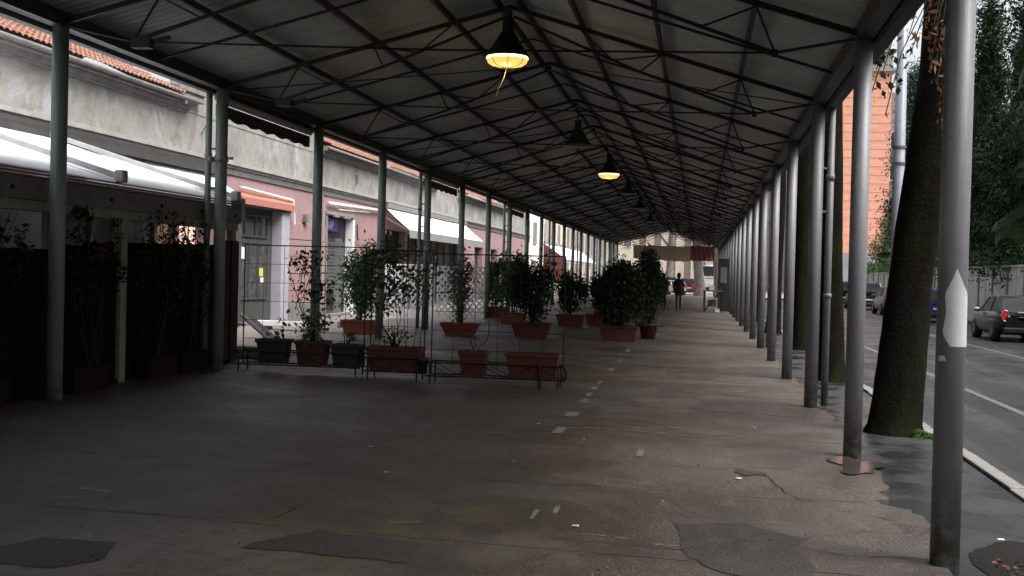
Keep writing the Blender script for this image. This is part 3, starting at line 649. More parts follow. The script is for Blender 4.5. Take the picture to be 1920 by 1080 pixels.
# --- double door
dr = put('door', bp(MB().box(XF-.24, XF-.2, 24.75, 27.3, .3, 2.95)).mesh('door', M_DOOR), bd)
for (a, b, z0, z1, m_) in [(24.9, 25.5, 2.3, 2.75, M_GLASS), (25.6, 26.15, 2.3, 2.75, M_GLASS), (26.25, 26.9, 2.3, 2.75, M_GLASS), (24.95, 25.75, .85, 2.12, M_GLASS2), (25.85, 26.3, .85, 2.12, M_GLASS2), (26.42, 26.95, .85, 2.12, M_GLASS2)]:
    bp(MB().box(XF-.2, XF-.19, a, b, z0, z1)).build('pane', m_, dr)
    f = MB(); 
    for q in ((a-.04, a, z0-.04, z1+.04), (b, b+.04, z0-.04, z1+.04)): f.box(XF-.2, XF-.165, *q)
    f.box(XF-.2, XF-.165, a, b, z0-.04, z0); f.box(XF-.2, XF-.165, a, b, z1, z1+.04); bp(f).build('glazing_bar', M_DOOR, dr)
bp(MB().box(XF-.186, XF-.183, 25.35, 25.6, 1.75, 2.02)).build('paper_notice', M_PAPER, dr)
bp(MB().box(XF-.186, XF-.183, 26.45, 26.72, 1.35, 1.55)).build('paper_notice', M_PAPERY, dr)
bp(MB().box(XF-.186, XF-.183, 26.55, 26.75, 1.2, 1.32)).build('paper_notice', M_PAPER, dr)
bp(MB().box(XF-.2, XF+.06, 27.28, 27.82, .24, 2.92)).build('pilaster', M_JAMB, bd, bevel=.01)
bp(MB().box(XF-.2, XF+.05, 24.3, 24.77, .24, 2.94)).build('pilaster', M_DOOR, bd)
bp(MB().box(XF-.003, XF+.04, 24.3, 27.82, 2.95, 3.1)).build('lintel', M_PLINTH, bd)
# --- shop window with shutter and purple sign
wn = put('shop_window', bp(MB().box(XF-.26, XF-.24, 30.9, 33.3, .3, 3.05)).mesh('shop_window', M_GLASS), bd)
for i in range(14): bp(MB().box(XF-.235, XF-.2, 30.95, 33.2, .95+i*.1, 1.03+i*.1)).build('shutter_slat', M_SHUT, wn)
bp(MB().box(XF-.235, XF-.21, 31.0, 33.15, 2.45, 3.0)).build('sign_board', mat('dark_plum_board', (.03, .012, .03), .5, var=.2), wn)
bp(MB().box(XF-.19, XF-.16, 31.05, 32.45, 2.62, 2.98)).build('purple_sign', M_PURPLE, wn)
bp(MB().box(XF-.2, XF+.03, 33.28, 33.45, .24, 3.09)).build('window_frame', M_WHITE, wn)
bp(MB().box(XF-.2, XF+.03, 30.75, 30.92, .24, 3.09)).build('window_frame', M_PLINTH, wn)
bp(MB().box(XF+.004, XF+.06, 30.75, 33.45, 3.06, 3.14).box(XF+.06, XF+.12, 31.3, 31.7, 3.0, 3.08).box(XF+.06, XF+.12, 32.2, 32.7, 3.0, 3.08)).build('window_head', M_ALU, wn)
cu = bpy.data.curves.new('sign_lettering', 'FONT'); cu.body = "ISBAP"; cu.size = .34; cu.extrude = .004; cu.materials.append(M_LILAC)
dg = bpy.context.evaluated_depsgraph_get()
tmp = bpy.data.objects.new('tmp', cu); COL.objects.link(tmp); dg.update(); lm = bpy.data.meshes.new_from_object(tmp.evaluated_get(bpy.context.evaluated_depsgraph_get())); bpy.data.objects.remove(tmp)
lm.name = 'sign_lettering'
lo = put('sign_lettering', lm, wn, loc=(-.155, 31.14-FY0, 2.68), rot=(R(90), 0, R(90)))
# dark openings beyond
for (a, b, z0, z1) in openings[2:]:
    w_ = opening_back(a, b, z0, z1, M_GLASS, .25, 'shop_window')
    mid = [a + (b-a)*k/max(1, round((b-a)/1.2)) for k in range(0, max(1, round((b-a)/1.2))+1)]
    for y in mid: bp(MB().box(XF-.25, XF-.2, y-.03, y+.03, z0, z1)).build('mullion', M_CORN if a > 30 else M_DOOR, w_)
# menu cards inside the dark opening
for z in (2.02, 1.72): bp(MB().box(XF-.24, XF-.225, 37.2, 37.6, z, z+.12)).build('menu_card', M_TWHITE, bd)
# wall boxes, pipes and stains on the plaster
bp(MB().tube([(XF+.05, 30.35, .3), (XF+.05, 30.35, 3.6)], .025, 6)).build('wall_pipe', M_CORN, bd)
bp(MB().tube([(XF+.03, 33.7, 2.9), (XF+.03, 33.75, 2.5), (XF+.03, 33.9, 2.45)], .015, 5)).build('wall_cable', M_IRON, bd)
bp(MB().tube([(XF+.04, 23.0, 5.0), (XF+.06, 22.9, 4.6), (XF+.03, 22.6, 4.25)], .012, 5)).build('wall_cable', M_IRON, bd)
bp(MB().box(XF, XF+.08, 33.5, 33.62, 4.1, 4.35)).build('wall_box', M_CORN, bd)
bp(MB().box(XF, XF+.12, 28.9, 29.15, 2.75, 2.95)).build('wall_lamp', M_CORN, bd)

bp(MB().box(XF+.03, XF+.24, FY0, 23.2, 3.47, 3.58).box(XF+.04, XF+.2, FY0, 23.2, 3.58, 3.69)).build('blind_box', mat('dark_blind_box', (.06, .06, .058), .7, var=.3, scale=3), bd)
# awnings
def awning(name, label, ya, yb, xo, zo, zi, mfab, val=.22, cass=True, grp='shop awnings on the left building'):
    t = thing(name, label, 'awning', (XF, ya, zi), group=grp); L = yb-ya; dx = xo-XF; dz = zo-zi
    N = max(2, int(L/1.2)); mb = MB(); vs = []
    for i in range(N*4+1):
        y = L*i/(N*4); s_ = .012*math.sin(i*math.pi/2)
        vs += [(.02, y, 0), (dx*.5, y, dz*.5-.015+s_), (dx, y, dz)]
    fs = []
    for i in range(N*4): fs += [(3*i, 3*i+3, 3*i+4, 3*i+1), (3*i+1, 3*i+4, 3*i+5, 3*i+2)]
    n0 = len(vs); vs2 = [(x, y, z-.008) for x, y, z in vs]; mb.add(vs+vs2, fs+[tuple(i+n0 for i in f[::-1]) for f in fs]); mb.build('fabric', mfab, t)
    if val:
        v = MB()
        for i in range(N*4):
            a, b = L*i/(N*4), L*(i+1)/(N*4)
            v.add([(dx, a, dz-.005), (dx, b, dz-.005), (dx+.01, b, dz-val), (dx+.01, a, dz-val)], [(0, 1, 2, 3)])
        v.build('valance', mfab if mfab is not M_AWN else M_ALU, t)
    MB().tube([(dx-.02, 0, dz-.02), (dx-.02, L, dz-.02)], .025, 8).build('front_bar', M_ALU, t)
    if cass: MB().box(.0, .12, -.03, L+.03, -.02, .14).build('cassette', M_CORN, t)
    for y in (.05, L-.05): MB().bar((.05, y, -.35), (dx-.03, y, dz-.03), .03).build('arm', M_ALU, t)
    return t
awning('shop_awning', 'white fabric awning on the grey wall just beyond the dark terrace enclosure', 16.9, 23.1, -9.42, 3.06, 3.5, M_AWN, .2)
awning('shop_awning', 'long white awning sloping from the pink wall above the white lattice panels', 36.8, 49.8, -9.25, 2.88, 3.6, M_AWN, .26)
awning('rolled_awning', 'rolled up orange awning above the grey double door', 24.5, 27.9, XF+.16, 3.12, 3.26, M_ORANGE, .16, False, None)
t = thing('awning_frame', 'white empty awning frame above the purple shop sign', 'awning frame', (XF, 30.8, 3.35)); MB().tube([(.1, 0, 0), (.1, 5.2, .08)], .045, 8).build('roller', M_WHITE, t, True); MB().tube([(.35, .1, -.18), (.35, 3.0, -.1)], .03, 8).build('front_bar', M_ALU, t, True); [MB().bar((.1, y, 0), (.35, y, -.17+.02*y), .025).build('arm', M_ALU, t) for y in (.2, 1.6, 2.9)]
t = thing('awning_frame', 'thin white awning arm folded beside the orange rolled awning', 'awning arm', (XF, 27.95, 2.5)); MB().bar((.1, 0, .75), (.12, .05, .15), .03).build('arm', M_WHITE, t); MB().bar((.1, 0, .75), (.1, -3.4, .83), .035).build('top_bar', M_WHITE, t)

# ================================================================== TERRACE ENCLOSURE
EX = -6.88; EY0, EY1 = 2.5, 16.7
en = thing('terrace_enclosure', 'dark enclosed dining terrace with a white fabric roof at the left posts', 'terrace', (EX, EY0, 0))
def ep(mb): mb.v = [(x-EX, y-EY0, z) for x, y, z in mb.v]; return mb
for y in (4.6, 8.9, 13.2, 16.55): ep(MB().box(EX-.05, EX+.05, y-.075, y+.075, gz(EX), 2.25)).build('terrace_post', M_PERG, en, bevel=.008)
ep(MB().box(EX-.05, EX+.045, EY0, EY1, 2.11, 2.22)).build('top_rail', M_PERG, en)
ep(MB().box(EX-.03, EX+.075, EY0, EY1+.05, 2.223, 2.44)).build('fascia', M_FASC, en)
for y in (6, 7.9, 10.8, 12.8, 14.1, 15.3, 16.5): ep(MB().box(EX+.075, EX+.09, y-.02, y+.02, 2.31, 2.35)).build('bolt', M_BLACK, en)
g = MB()
for (dx, z, r) in ((.05, 2.46, .016), (.06, 2.5, .013), (.03, 2.535, .011)): g.tube([(EX+dx, EY0, z), (EX+dx, EY1+.1, z)], r, 8)
ep(g).build('gutter_rail', M_SHUT, en, True)
ep(MB().box(EX-.08, EX+.1, EY1+.02, EY1+.14, 2.25, 2.6)).build('end_cap', M_ALU, en, bevel=.01)
# fabric roof and rafters
N = 26; vs = []
for i in range(N+1):
    y = EY0+(EY1-EY0)*i/N
    for k in range(5):
        f = k/4; vs.append((EX+.02+(XF+.26-EX-.02)*f, y, 2.56+(3.47-2.56)*f-.01*math.sin(math.pi*f)))
fs = [(5*i+k, 5*i+k+1, 5*i+k+6, 5*i+k+5) for i in range(N) for k in range(4)]
ep(MB().add(vs+[(x, y, z-.01) for x, y, z in vs], fs+[tuple(j+len(vs) for j in f[::-1]) for f in fs])).build('fabric_roof', M_AWN, en)
for y in (6.5, 9.8, 13.1, 16.6):
    ep(MB().bar((EX+.04, y, 2.615), (XF+.27, y, 3.525), .1, .07)).build('rafter', M_RAFT, en, bevel=.01)
    ep(MB().box(EX-.02, EX+.1, y-.065, y+.065, 2.55, 2.7)).build('rafter_cap', M_ALU, en, bevel=.02)
# infill: black boards stand in for the dark interior below, open strip above
yy = EY0
while yy < 16.1:
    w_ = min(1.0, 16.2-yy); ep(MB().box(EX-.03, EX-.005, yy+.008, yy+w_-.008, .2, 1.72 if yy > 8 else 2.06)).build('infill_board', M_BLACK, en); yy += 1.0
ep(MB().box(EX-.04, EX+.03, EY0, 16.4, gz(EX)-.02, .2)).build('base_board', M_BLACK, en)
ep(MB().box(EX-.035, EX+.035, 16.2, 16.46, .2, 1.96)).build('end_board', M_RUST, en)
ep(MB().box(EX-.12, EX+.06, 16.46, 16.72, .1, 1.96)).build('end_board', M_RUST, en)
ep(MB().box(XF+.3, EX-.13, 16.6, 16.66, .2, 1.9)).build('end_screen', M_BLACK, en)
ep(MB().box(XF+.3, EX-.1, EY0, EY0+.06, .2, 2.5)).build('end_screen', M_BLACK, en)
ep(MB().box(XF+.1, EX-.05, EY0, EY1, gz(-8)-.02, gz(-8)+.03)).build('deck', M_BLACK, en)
# grey interior wall strip and lit window deep inside
ep(MB().box(-9.96, -9.9, 10, 16.5, 1.55, 2.6)).build('interior_wall', M_ROOMGREY, en)
t = thing('lit_window', 'warm lit interior window glimpsed above the dark terrace boards', 'window', (XF+.03, 21.55, 1.75)); MB().box(0, .03, 0, .75, 0, .75).build('pane', M_ROOMLIT, t); MB().box(.03, .05, .36, .39, 0, .75).build('glazing_bar', M_WHITE, t); MB().box(.0, .05, -.06, 0, -.03, .78).build('frame', M_WHITE, t)
t = MB().box(0, .02, 0, .62, 0, .42).build('paper_poster', M_ROOMGREY, None, loc=(-6.96, 11.8, 1.78)); tag(t, 'pale poster hung inside the terrace left of the cream post', 'poster')

# plants in planters along the terrace, mostly lost in the dark
def vine(n, box, size, m, name='foliage'):
    (x0, x1), (y0, y1), (z0, z1) = box
    k = max(4, n//30); c = rng.random((k, 3)); P = c[rng.integers(0, k, n)]+rng.normal(size=(n, 3))*[.12, .06, .08]; P = np.clip(P, -.05, 1.05)
    P = P*[x1-x0, y1-y0, z1-z0]+[x0, y0, z0]
    return leaves(name, P, size, m)
for i, (y, h) in enumerate(((10.2, 1.9), (12.2, 1.98), (13.95, 2.02), (14.9, 2.0))):
    lab = ['climbing plant in a dark planter at the far left of the terrace', 'climbing plant with red flowers left of the cream terrace post', 'bushy climber just right of the cream terrace post', 'tall climber with pale leaves beside the brown terrace end board'][i]
    t = thing('terrace_climber', lab, 'plant', (EX+.1, y, gz(EX)), group='climbers along the terrace front')
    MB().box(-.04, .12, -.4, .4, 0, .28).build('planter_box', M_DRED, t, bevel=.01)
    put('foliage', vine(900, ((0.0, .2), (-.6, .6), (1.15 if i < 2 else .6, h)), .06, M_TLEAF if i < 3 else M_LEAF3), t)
    if i in (1, 2): put('flower', vine(50, ((.05, .22), (-.5, .5), (1.4, h)), .045, M_REDFAB), t)['kind'] = 'stuff'
    st = MB(); [st.tube([(.1, random.uniform(-.2, .2), .28), (.1, random.uniform(-.4, .4), 1.0), (.1, random.uniform(-.5, .5), h)], .006, 4) for _ in range(5)]; st.build('stem', M_STEM, t)

# ================================================================== TRELLIS STANDS AND POTS
TY = 15.5
def trellis(xa, xb, label, loop=False):
    t = thing('planter_trellis', label, 'trellis', (xa, TY, gz((xa+xb)/2)), group='black iron planter stands with trellis across the pavement'); L = xb-xa
    fr = MB(); H = 1.76
    for x in (0.02, L-.02): fr.tube([(x, .12, .12), (x, .12, H)], .009, 6)
    fr.tube([(0.02, .12, H), (L-.02, .12, H)], .009, 6); fr.build('trellis_frame', M_IRON, t)
    n = max(2, round(L/.3))
    for i in range(1, n): MB().tube([(L*i/n, .12, .2), (L*i/n, .12, H)], .0035, 4).build('trellis_wire', M_IRON, t)
    for i in range(1, 6): MB().tube([(.02, .12, .2+i*.26), (L-.02, .12, .2+i*.26)], .0035, 4).build('trellis_wire', M_IRON, t)
    for yv in (-.14, .2):
        for z in (.12, .3): MB().tube([(0, yv, z), (L, yv, z)], .011, 6).build('stand_rail', M_IRON, t)
        for x in (.06, L-.06): MB().tube([(x, yv, .31), (x, yv, 0)], .012, 6).build('leg', M_IRON, t)
        k = max(3, round(L/.4)); z = MB()
        for i in range(k): z.tube([(L*i/k, yv, .12 if i % 2 else .3), (L*(i+1)/k, yv, .3 if i % 2 else .12)], .005, 4)
        z.build('zigzag_bar', M_IRON, t)
    for x in np.linspace(.05, L-.05, max(3, round(L/.25))): MB().tube([(x, -.14, .12), (x, .2, .12)], .006, 4).build('cross_bar', M_IRON, t)
    if loop:
        pts = [(L-.02, -.14, .12), (L+.02, -.14, .13), (L+.05, -.14, .17), (L+.05, -.14, .25), (L+.02, -.14, .3), (L-.05, -.14, .31)]
        MB().tube(pts, .02, 8).build('end_loop', M_IRON, t)
        MB().tube([(L-.3, -.14, 0), (L-.3, -.14, .3)], .022, 8).build('leg', M_IRON, t)
    return t
trellis(-6.3, -4.51, 'left black trellis stand holding three small pots next to the brown board')
trellis(-4.46, -3.66, 'short middle black trellis stand holding the long terracotta trough')
trellis(-3.6, -1.75, 'right black trellis stand with a curled end, widest gap of pots', True)
def pot_mesh(w0, w1, d0, d1, h, rim=.025):
    mb = MB(); T = .012
    def ring(w, d, z): return [(-w/2, -d/2, z), (w/2, -d/2, z), (w/2, d/2, z), (-w/2, d/2, z)]
    rs = [ring(w0, d0, 0), ring(w1-.01, d1-.01, h-.05), ring(w1+rim, d1+rim, h-.05), ring(w1+rim, d1+rim, h), ring(w1-.02, d1-.02, h), ring(w1-.03, d1-.03, h-.05)]
    vs = [v for r in rs for v in r]; fs = [(3, 2, 1, 0)]
    for i in range(len(rs)-1):
        for k in range(4): fs.append((4*i+k, 4*i+(k+1) % 4, 4*i+4+(k+1) % 4, 4*i+4+k))
    mb.add(vs, fs); return mb
def round_pot(r0, r1, h): return MB().lathe([(0, 0), (r0, 0), (r1-.005, h-.05), (r1+.015, h-.05), (r1+.015, h), (r1-.015, h), (r1-.02, h-.06)], 20)
def planter(label, x, y, z, w, d, h, m, taper=.82, rnd=False, rz=0, name='planter', ridge=False):
    t = thing(name, label, 'planter', (x, y, z), rz, 'planters with shrubs on the pavement')
    if rnd:
        round_pot(w*taper/2, w/2, h).build('pot', m, t, True)
        MB().lathe([(0, h-.045), (w/2-.02, h-.045)], 16).build('soil', M_SOIL, t)
    else:
        p = pot_mesh(w*taper, w, d*taper, d, h).build('pot', m, t, bevel=.006)
        MB().box(-w/2+.018, w/2-.018, -d/2+.018, d/2-.018, h-.06, h-.045).build('soil', M_SOIL, t)
        if ridge: MB().box(-w*.46, w*.46, -d*.46-.006, d*.46+.006, h*.48, h*.48+.012).build('rib', m, p)
    return t
def shrub(t, h0, H, rx, ry, n, m, size=.06, clumps=14, stems=6, aspect=2, droop=0, spire=0):
    n = int(n*1.5); size *= 1.25
    c = (0, 0, h0+(H-h0)*.52); P = blob_points(n, c, (rx*1.05, ry*1.05, (H-h0)*.56), clumps)
    if spire:
        f = np.clip((P[:, 2]-h0)/(H-h0), 0, 1)[:, None]; P[:, :2] *= 1-spire*f
    P[:, 2] = np.maximum(P[:, 2], h0-.03)
    put('foliage', leaves('foliage', P, size, m, aspect, 0, droop), t)
    st = MB()
    for _ in range(stems):
        a = random.uniform(0, 6.28); r = random.uniform(.1, .7)
        st.tube([(random.uniform(-.05, .05), 0, h0-.06), (rx*r*.5*math.cos(a), ry*r*.5*math.sin(a), h0+(H-h0)*.45), (rx*r*math.cos(a), ry*r*math.sin(a), h0+(H-h0)*random.uniform(.75, .98))], [.012, .008, .003], 5)
    st.build('stem', M_STEM, t)
def z_(x): return gz(x)
PY = TY+.03
t = planter('dark grey square pot at the left end of the front stand', -5.79, PY, z_(-5.8)+.13, .44, .26, .33, M_CHAR); shrub(t, .3, .45, .2, .12, 40, M_LEAF2, .04, 5, 3)
t = planter('brown terracotta square pot with a thin climber on the left trellis', -5.23, PY, z_(-5.2)+.13, .43, .3, .34, M_BROWNP)
shrub(t, .3, .75, .3, .15, 260, M_LEAF2, .055, 9, 4)
put('climbing_foliage', vine(420, ((-.5, .3), (.05, .12), (.3, 1.5)), .068, M_LEAF3, 'climbing_foliage'), t)
st = MB(); [st.tube([(0, 0, .3), (random.uniform(-.3, .1), .08, .8), (random.uniform(-.45, .1), .09, 1.35)], .006, 4) for _ in range(5)]; st.build('climbing_stem', M_STEM, t)
t = planter('grey square pot third from the left on the front stand', -4.74, PY, z_(-4.7)+.13, .4, .28, .32, M_CHAR); shrub(t, .3, .5, .2, .12, 45, M_LEAF2, .05, 5, 4)
t = planter('long dark red trough on the middle front stand with a vine on its trellis', -4.06, PY, z_(-4)+.12, .76, .3, .33, M_TERRA, .86, ridge=True)
put('climbing_foliage', vine(1050, ((-.45, .5), (.06, .2), (.75, 1.72)), .07, M_LEAF, 'climbing_foliage'), t)
shrub(t, .3, .62, .35, .12, 90, M_DRY, .04, 9, 12)
st = MB(); [st.tube([(x, 0, .28), (x+random.uniform(-.1, .1), .08, .7), (x+random.uniform(-.2, .2), .1, 1.5)], .005, 4) for x in np.linspace(-.33, .33, 8)]; st.build('climbing_stem', M_STEM, t)
t = planter('small dark red square pot with a bare twig on the right stand', -2.97, PY, z_(-3)+.12, .37, .28, .34, M_TERRA)
tw_ = MB(); tw_.tube([(0, 0, .3), (-.03, 0, .4), (-.06, 0, .5)], .008, 5).tube([(0, 0, .3), (.07, 0, .38), (.17, 0, .48), (.2, 0, .62), (.19, 0, .75)], .006, 5).tube([(0, 0, .3), (.0, 0, .38), (.04, 0, .42)], .007, 5); tw_.build('twig', M_STEM, t); MB().lathe([(0, .3), (.05, .3), (.04, .35), (0, .37)], 8).build('root_ball', M_BROWNP, t, True)
t = planter('long empty dark red trough at the right end of the front stand', -2.16, PY, z_(-2.2)+.12, .7, .3, .35, M_TERRA, .86, ridge=True)
t = thing('small_black_pot', 'small black pot hooked between the middle and right trellis', 'pot', (-3.64, 15.38, z_(-3.6)+.12)); round_pot(.055, .075, .22).build('pot', M_CHAR, t, True)
# small palm seedlings of leaves tumbling on the floor behind
# back row
t = planter('terracotta trough with a tall dark shrub behind the left trellis', -7.3, 24.8, z_(-7.3), .78, .32, .3, M_TERRA2); shrub(t, .28, 2.05, .5, .35, 3800, M_LEAF, .06, 26, 9)
t = planter('wide bright terracotta bowl trough with a thin shrub before the white lattice', -5.33, 26.1, z_(-5.3), .86, .36, .3, M_TERRA2, .72); shrub(t, .28, 1.75, .42, .28, 900, M_LEAF2, .06, 14, 10)
t = planter('terracotta trough with shrub behind and left of its larger neighbour', -5.2, 32.9, z_(-5.2), .78, .34, .32, M_TERRA2); shrub(t, .3, 1.95, .5, .4, 2600, M_LEAF, .07, 20, 7)
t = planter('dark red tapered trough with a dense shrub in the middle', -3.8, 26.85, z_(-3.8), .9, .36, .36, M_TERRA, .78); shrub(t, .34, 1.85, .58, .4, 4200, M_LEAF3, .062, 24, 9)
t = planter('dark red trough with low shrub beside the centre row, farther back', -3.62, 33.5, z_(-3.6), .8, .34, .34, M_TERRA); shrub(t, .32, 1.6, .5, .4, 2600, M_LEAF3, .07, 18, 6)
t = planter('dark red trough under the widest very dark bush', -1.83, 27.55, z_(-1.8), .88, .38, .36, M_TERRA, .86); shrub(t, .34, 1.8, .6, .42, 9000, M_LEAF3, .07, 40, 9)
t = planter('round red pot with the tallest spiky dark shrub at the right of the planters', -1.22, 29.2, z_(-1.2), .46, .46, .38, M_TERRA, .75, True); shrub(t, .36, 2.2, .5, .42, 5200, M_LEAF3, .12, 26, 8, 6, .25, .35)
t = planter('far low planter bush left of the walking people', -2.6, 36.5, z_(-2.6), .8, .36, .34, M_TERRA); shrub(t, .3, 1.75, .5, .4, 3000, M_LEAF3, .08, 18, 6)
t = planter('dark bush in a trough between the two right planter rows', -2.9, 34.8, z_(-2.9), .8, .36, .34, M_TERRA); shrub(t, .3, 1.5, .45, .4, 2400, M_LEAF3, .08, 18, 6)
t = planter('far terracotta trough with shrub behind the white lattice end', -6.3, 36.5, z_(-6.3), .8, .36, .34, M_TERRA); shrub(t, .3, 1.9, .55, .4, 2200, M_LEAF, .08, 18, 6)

# white lattice panels
def lattice(a, b, label):
    a, b = Vector(a), Vector(b); L = (b-a).length; t = thing('lattice_panel', label, 'lattice', (a.x, a.y, gz(a.x)), math.atan2(b.y-a.y, b.x-a.x), 'white diagonal lattice panels')
    H = 1.55; s = .042
    for x0, x1, z0, z1 in ((0, L, H-.04, H), (0, L, .06, .1), (0, .04, 0, H), (L-.04, L, 0, H)): MB().box(x0, x1, -.02, .02, z0, z1).build('lattice_frame', M_WHITE, t)
    step = .19; n = int((L+H)/step)
    for i in range(1, n):
        c = i*step
        x0, z0 = (c, .1) if c < L else (L, .1+c-L); x1, z1 = (0, .1+c) if c < H-.14 else (c-(H-.14), H-.04)
        if abs(x0-x1) > .04: MB().bar((x0, -.006, z0), (x1, -.006, z1), .008, s).build('lattice_strip', M_WHITE, t)
        x0, z0 = (L-c, .1) if c < L else (0, .1+c-L); x1, z1 = (L, .1+c) if c < H-.14 else (L-(c-(H-.14)), H-.04)
        if abs(x0-x1) > .04: MB().bar((x0, .006, z0), (x1, .006, z1), .008, s).build('lattice_strip', M_WHITE, t)
lattice((-8.45, 31.0), (-7.27, 31.85), 'left white lattice panel behind the middle trellis'); lattice((-7.2, 31.9), (-6.0, 32.7), 'right white lattice panel behind the terracotta bowl trough')

# odd board leaning by the door
t = thing('leaning_board', 'grey board with a white and red edge leaning near the terrace end', 'board', (-7.35, 18.2, gz(-7.3)), .1)
MB().add([(0, 0, .62), (.5, 0, .2), (.5, .5, .2), (0, .5, .62), (0, 0, .58), (.5, 0, .16), (.5, .5, .16), (0, .5, .58)], [(0, 1, 2, 3), (7, 6, 5, 4), (0, 4, 5, 1), (2, 6, 7, 3), (1, 5, 6, 2), (0, 3, 7, 4)]).build('board', M_SHUT, t)
MB().bar((-.02, -.01, .64), (.52, -.01, .19), .03, .05).build('white_edge', M_WHITE, t); MB().bar((-.02, -.035, .61), (.52, -.035, .16), .02, .015).build('red_edge', M_CRED, t)
MB().tube([(-.18, .1, .0), (-.2, .1, .3), (-.1, .1, .48), (.02, .1, .45)], .03, 8).build('support_tube', M_ALU, t)
t = thing('stone_block', 'low grey stone block lying on the lane beside the leaning board', 'block', (-7.4, 17.4, gz(-7.4))); MB().box(-.35, .75, -.15, .25, 0, .14).build('block', M_PLINTH, t, bevel=.015); MB().box(-.3, .7, -.1, .2, .14, .17).build('top_slab', M_LANE, t, bevel=.01)
t = thing('white_bench_slab', 'long white slab lying on the lane before the door', 'slab', (-9.0, 24.6, gz(-9))); MB().box(-.6, 1.3, -.15, .2, .08, .2).build('slab_top', M_WHITE, t, bevel=.01); [MB().box(x, x+.12, -.1, .15, 0, .08).build('foot', M_PLINTH, t) for x in (-.4, .9)]

# torn poster on the nearest right post
poly = [(-.03, 1.66), (-.055, 1.58), (-.075, 1.53), (-.08, 1.49), (-.07, 1.44), (-.076, 1.36), (-.082, 1.31), (-.055, 1.26), (-.03, 1.235), (.082, 1.235)]
mb = MB(); rp = r_+.003; N = 15; zs = np.linspace(1.235, 1.68, N)
Lz = [(1.68, 14), (1.64, 4), (1.6, -7), (1.56, -22), (1.53, -27), (1.49, -25), (1.44, -20), (1.39, -24), (1.34, -32), (1.31, -33), (1.28, -24), (1.25, -8), (1.235, -2)][::-1]
Rz = [(1.68, 16), (1.62, 34), (1.57, 52), (1.54, 72), (1.235, 76)][::-1]
def itp(L, z): return float(np.interp(z, [a for a, _ in L], [b for _, b in L]))
vs = []; M_ = 9
for z in zs:
    a0, a1 = itp(Lz, z), itp(Rz, z)
    for k in range(M_+1):
        a = R(a0+(a1-a0)*k/M_); dirx = Vector((1, 0)); 
        # angle 0 faces the camera
        ca = math.atan2(-P0, -XR)   # direction from post to camera
        an = ca + a; vs.append((rp*math.cos(an), rp*math.sin(an), z))
mb.add(vs, [(i*(M_+1)+k, i*(M_+1)+k+1, (i+1)*(M_+1)+k+1, (i+1)*(M_+1)+k) for i in range(N-1) for k in range(M_)])
o = mb.build('torn_poster', M_POSTER, None, loc=(XR, P0, 0)); tag(o, 'torn white poster pasted on the nearest right post', 'poster')
s2 = MB(); vs = []
for z in (1.15, 1.165, 1.18):
    for k in range(5):
        an = math.atan2(-P0, -XR)+R(-52+8*k+(0 if z > 1.16 else 5)); vs.append((rp*math.cos(an), rp*math.sin(an), z+random.uniform(-.006, .006)))
s2.add(vs, [(i*5+k, i*5+k+1, i*5+5+k+1, i*5+5+k) for i in range(2) for k in range(4)]); o = s2.build('paper_scrap', M_POSTER, None, loc=(XR, P0, 0)); tag(o, 'small torn paper scrap under the white poster on the nearest right post', 'paper')

# ================================================================== TREES ALONG THE KERB
def trunk_mesh(pts, rads, lumps=.08, n=18):
    mb = MB(); pts = [Vector(p) for p in pts]; vs = []
    # resample
    P2, R2 = [], []
    for i in range(len(pts)-1):
        k = max(2, int((pts[i+1]-pts[i]).length/.18))
        for j in range(k): f = j/k; P2.append(pts[i].lerp(pts[i+1], f)); R2.append(rads[i]+(rads[i+1]-rads[i])*f)
    P2.append(pts[-1]); R2.append(rads[-1])
    ph = [random.uniform(0, 6.28) for _ in range(4)]
    for i, p in enumerate(P2):
        for k in range(n):
            a = 2*math.pi*k/n; f = 1+lumps*(math.sin(3*a+ph[0]+i*.12)*.6+math.sin(5*a+ph[1]-i*.2)*.4+math.sin(9*a+ph[2]+i*.5)*.25)+random.uniform(-.02, .02)
            vs.append((p.x+R2[i]*f*math.cos(a), p.y+R2[i]*f*math.sin(a), p.z))
    fs = [(i*n+k, i*n+(k+1) % n, (i+1)*n+(k+1) % n, (i+1)*n+k) for i in range(len(P2)-1) for k in range(n)]
    return mb.add(vs, fs)
def street_tree(x, y, r, lean, H, label, crown=2600, m=M_BARK, crown_m=M_LEAF2, cr=2.3):
    t = thing('street_tree', label, 'tree', (x, y, gz(x)-.03), group='trees along the kerb')
    trunk_mesh([(0, 0, 0), (lean*.02, 0, .12), (lean*.08, 0, .4), (lean*.35, 0, 1.7), (lean, 0, 4.0), (lean*1.3, .1, H*.75)], [r*1.25, r*1.08, r, r*.86, r*.84, r*.5]).build('trunk', m, t, True)
    lm_ = MB()
    for k in range(7):
        a = k*.9+x; z0 = random.uniform(4.6, H*.72); l = random.uniform(1.6, 2.8)
        lm_.tube([(lean*1.1, 0, z0), (lean*1.1+l*.5*math.cos(a), l*.5*math.sin(a), z0+.8), (lean*1.1+l*math.cos(a), l*math.sin(a), z0+1.8)], [r*.35, r*.2, r*.06], 7)
    lm_.build('limb', m, t)
    if crown: put('crown', leaves('crown', blob_points(crown*3, (lean*1.1, 0, H*.86), (cr, cr, H*.2), 34, .3, .5), .22, crown_m), t)
    return t
t1 = street_tree(2.13, 13.35, .27, .42, 12.5, 'nearest kerb tree, thick dark leaning trunk with moss at its foot', 3400, cr=3.6)
q1 = rng.random(1600); q2 = rng.random(1600)
MS = leaves('moss', np.stack([.16+.34*q1, -.36+.36*q2, .01+.1*(1-q1)*rng.random(1600)], 1), .018, M_MOSS, 1.3); put('moss', MS, t1)
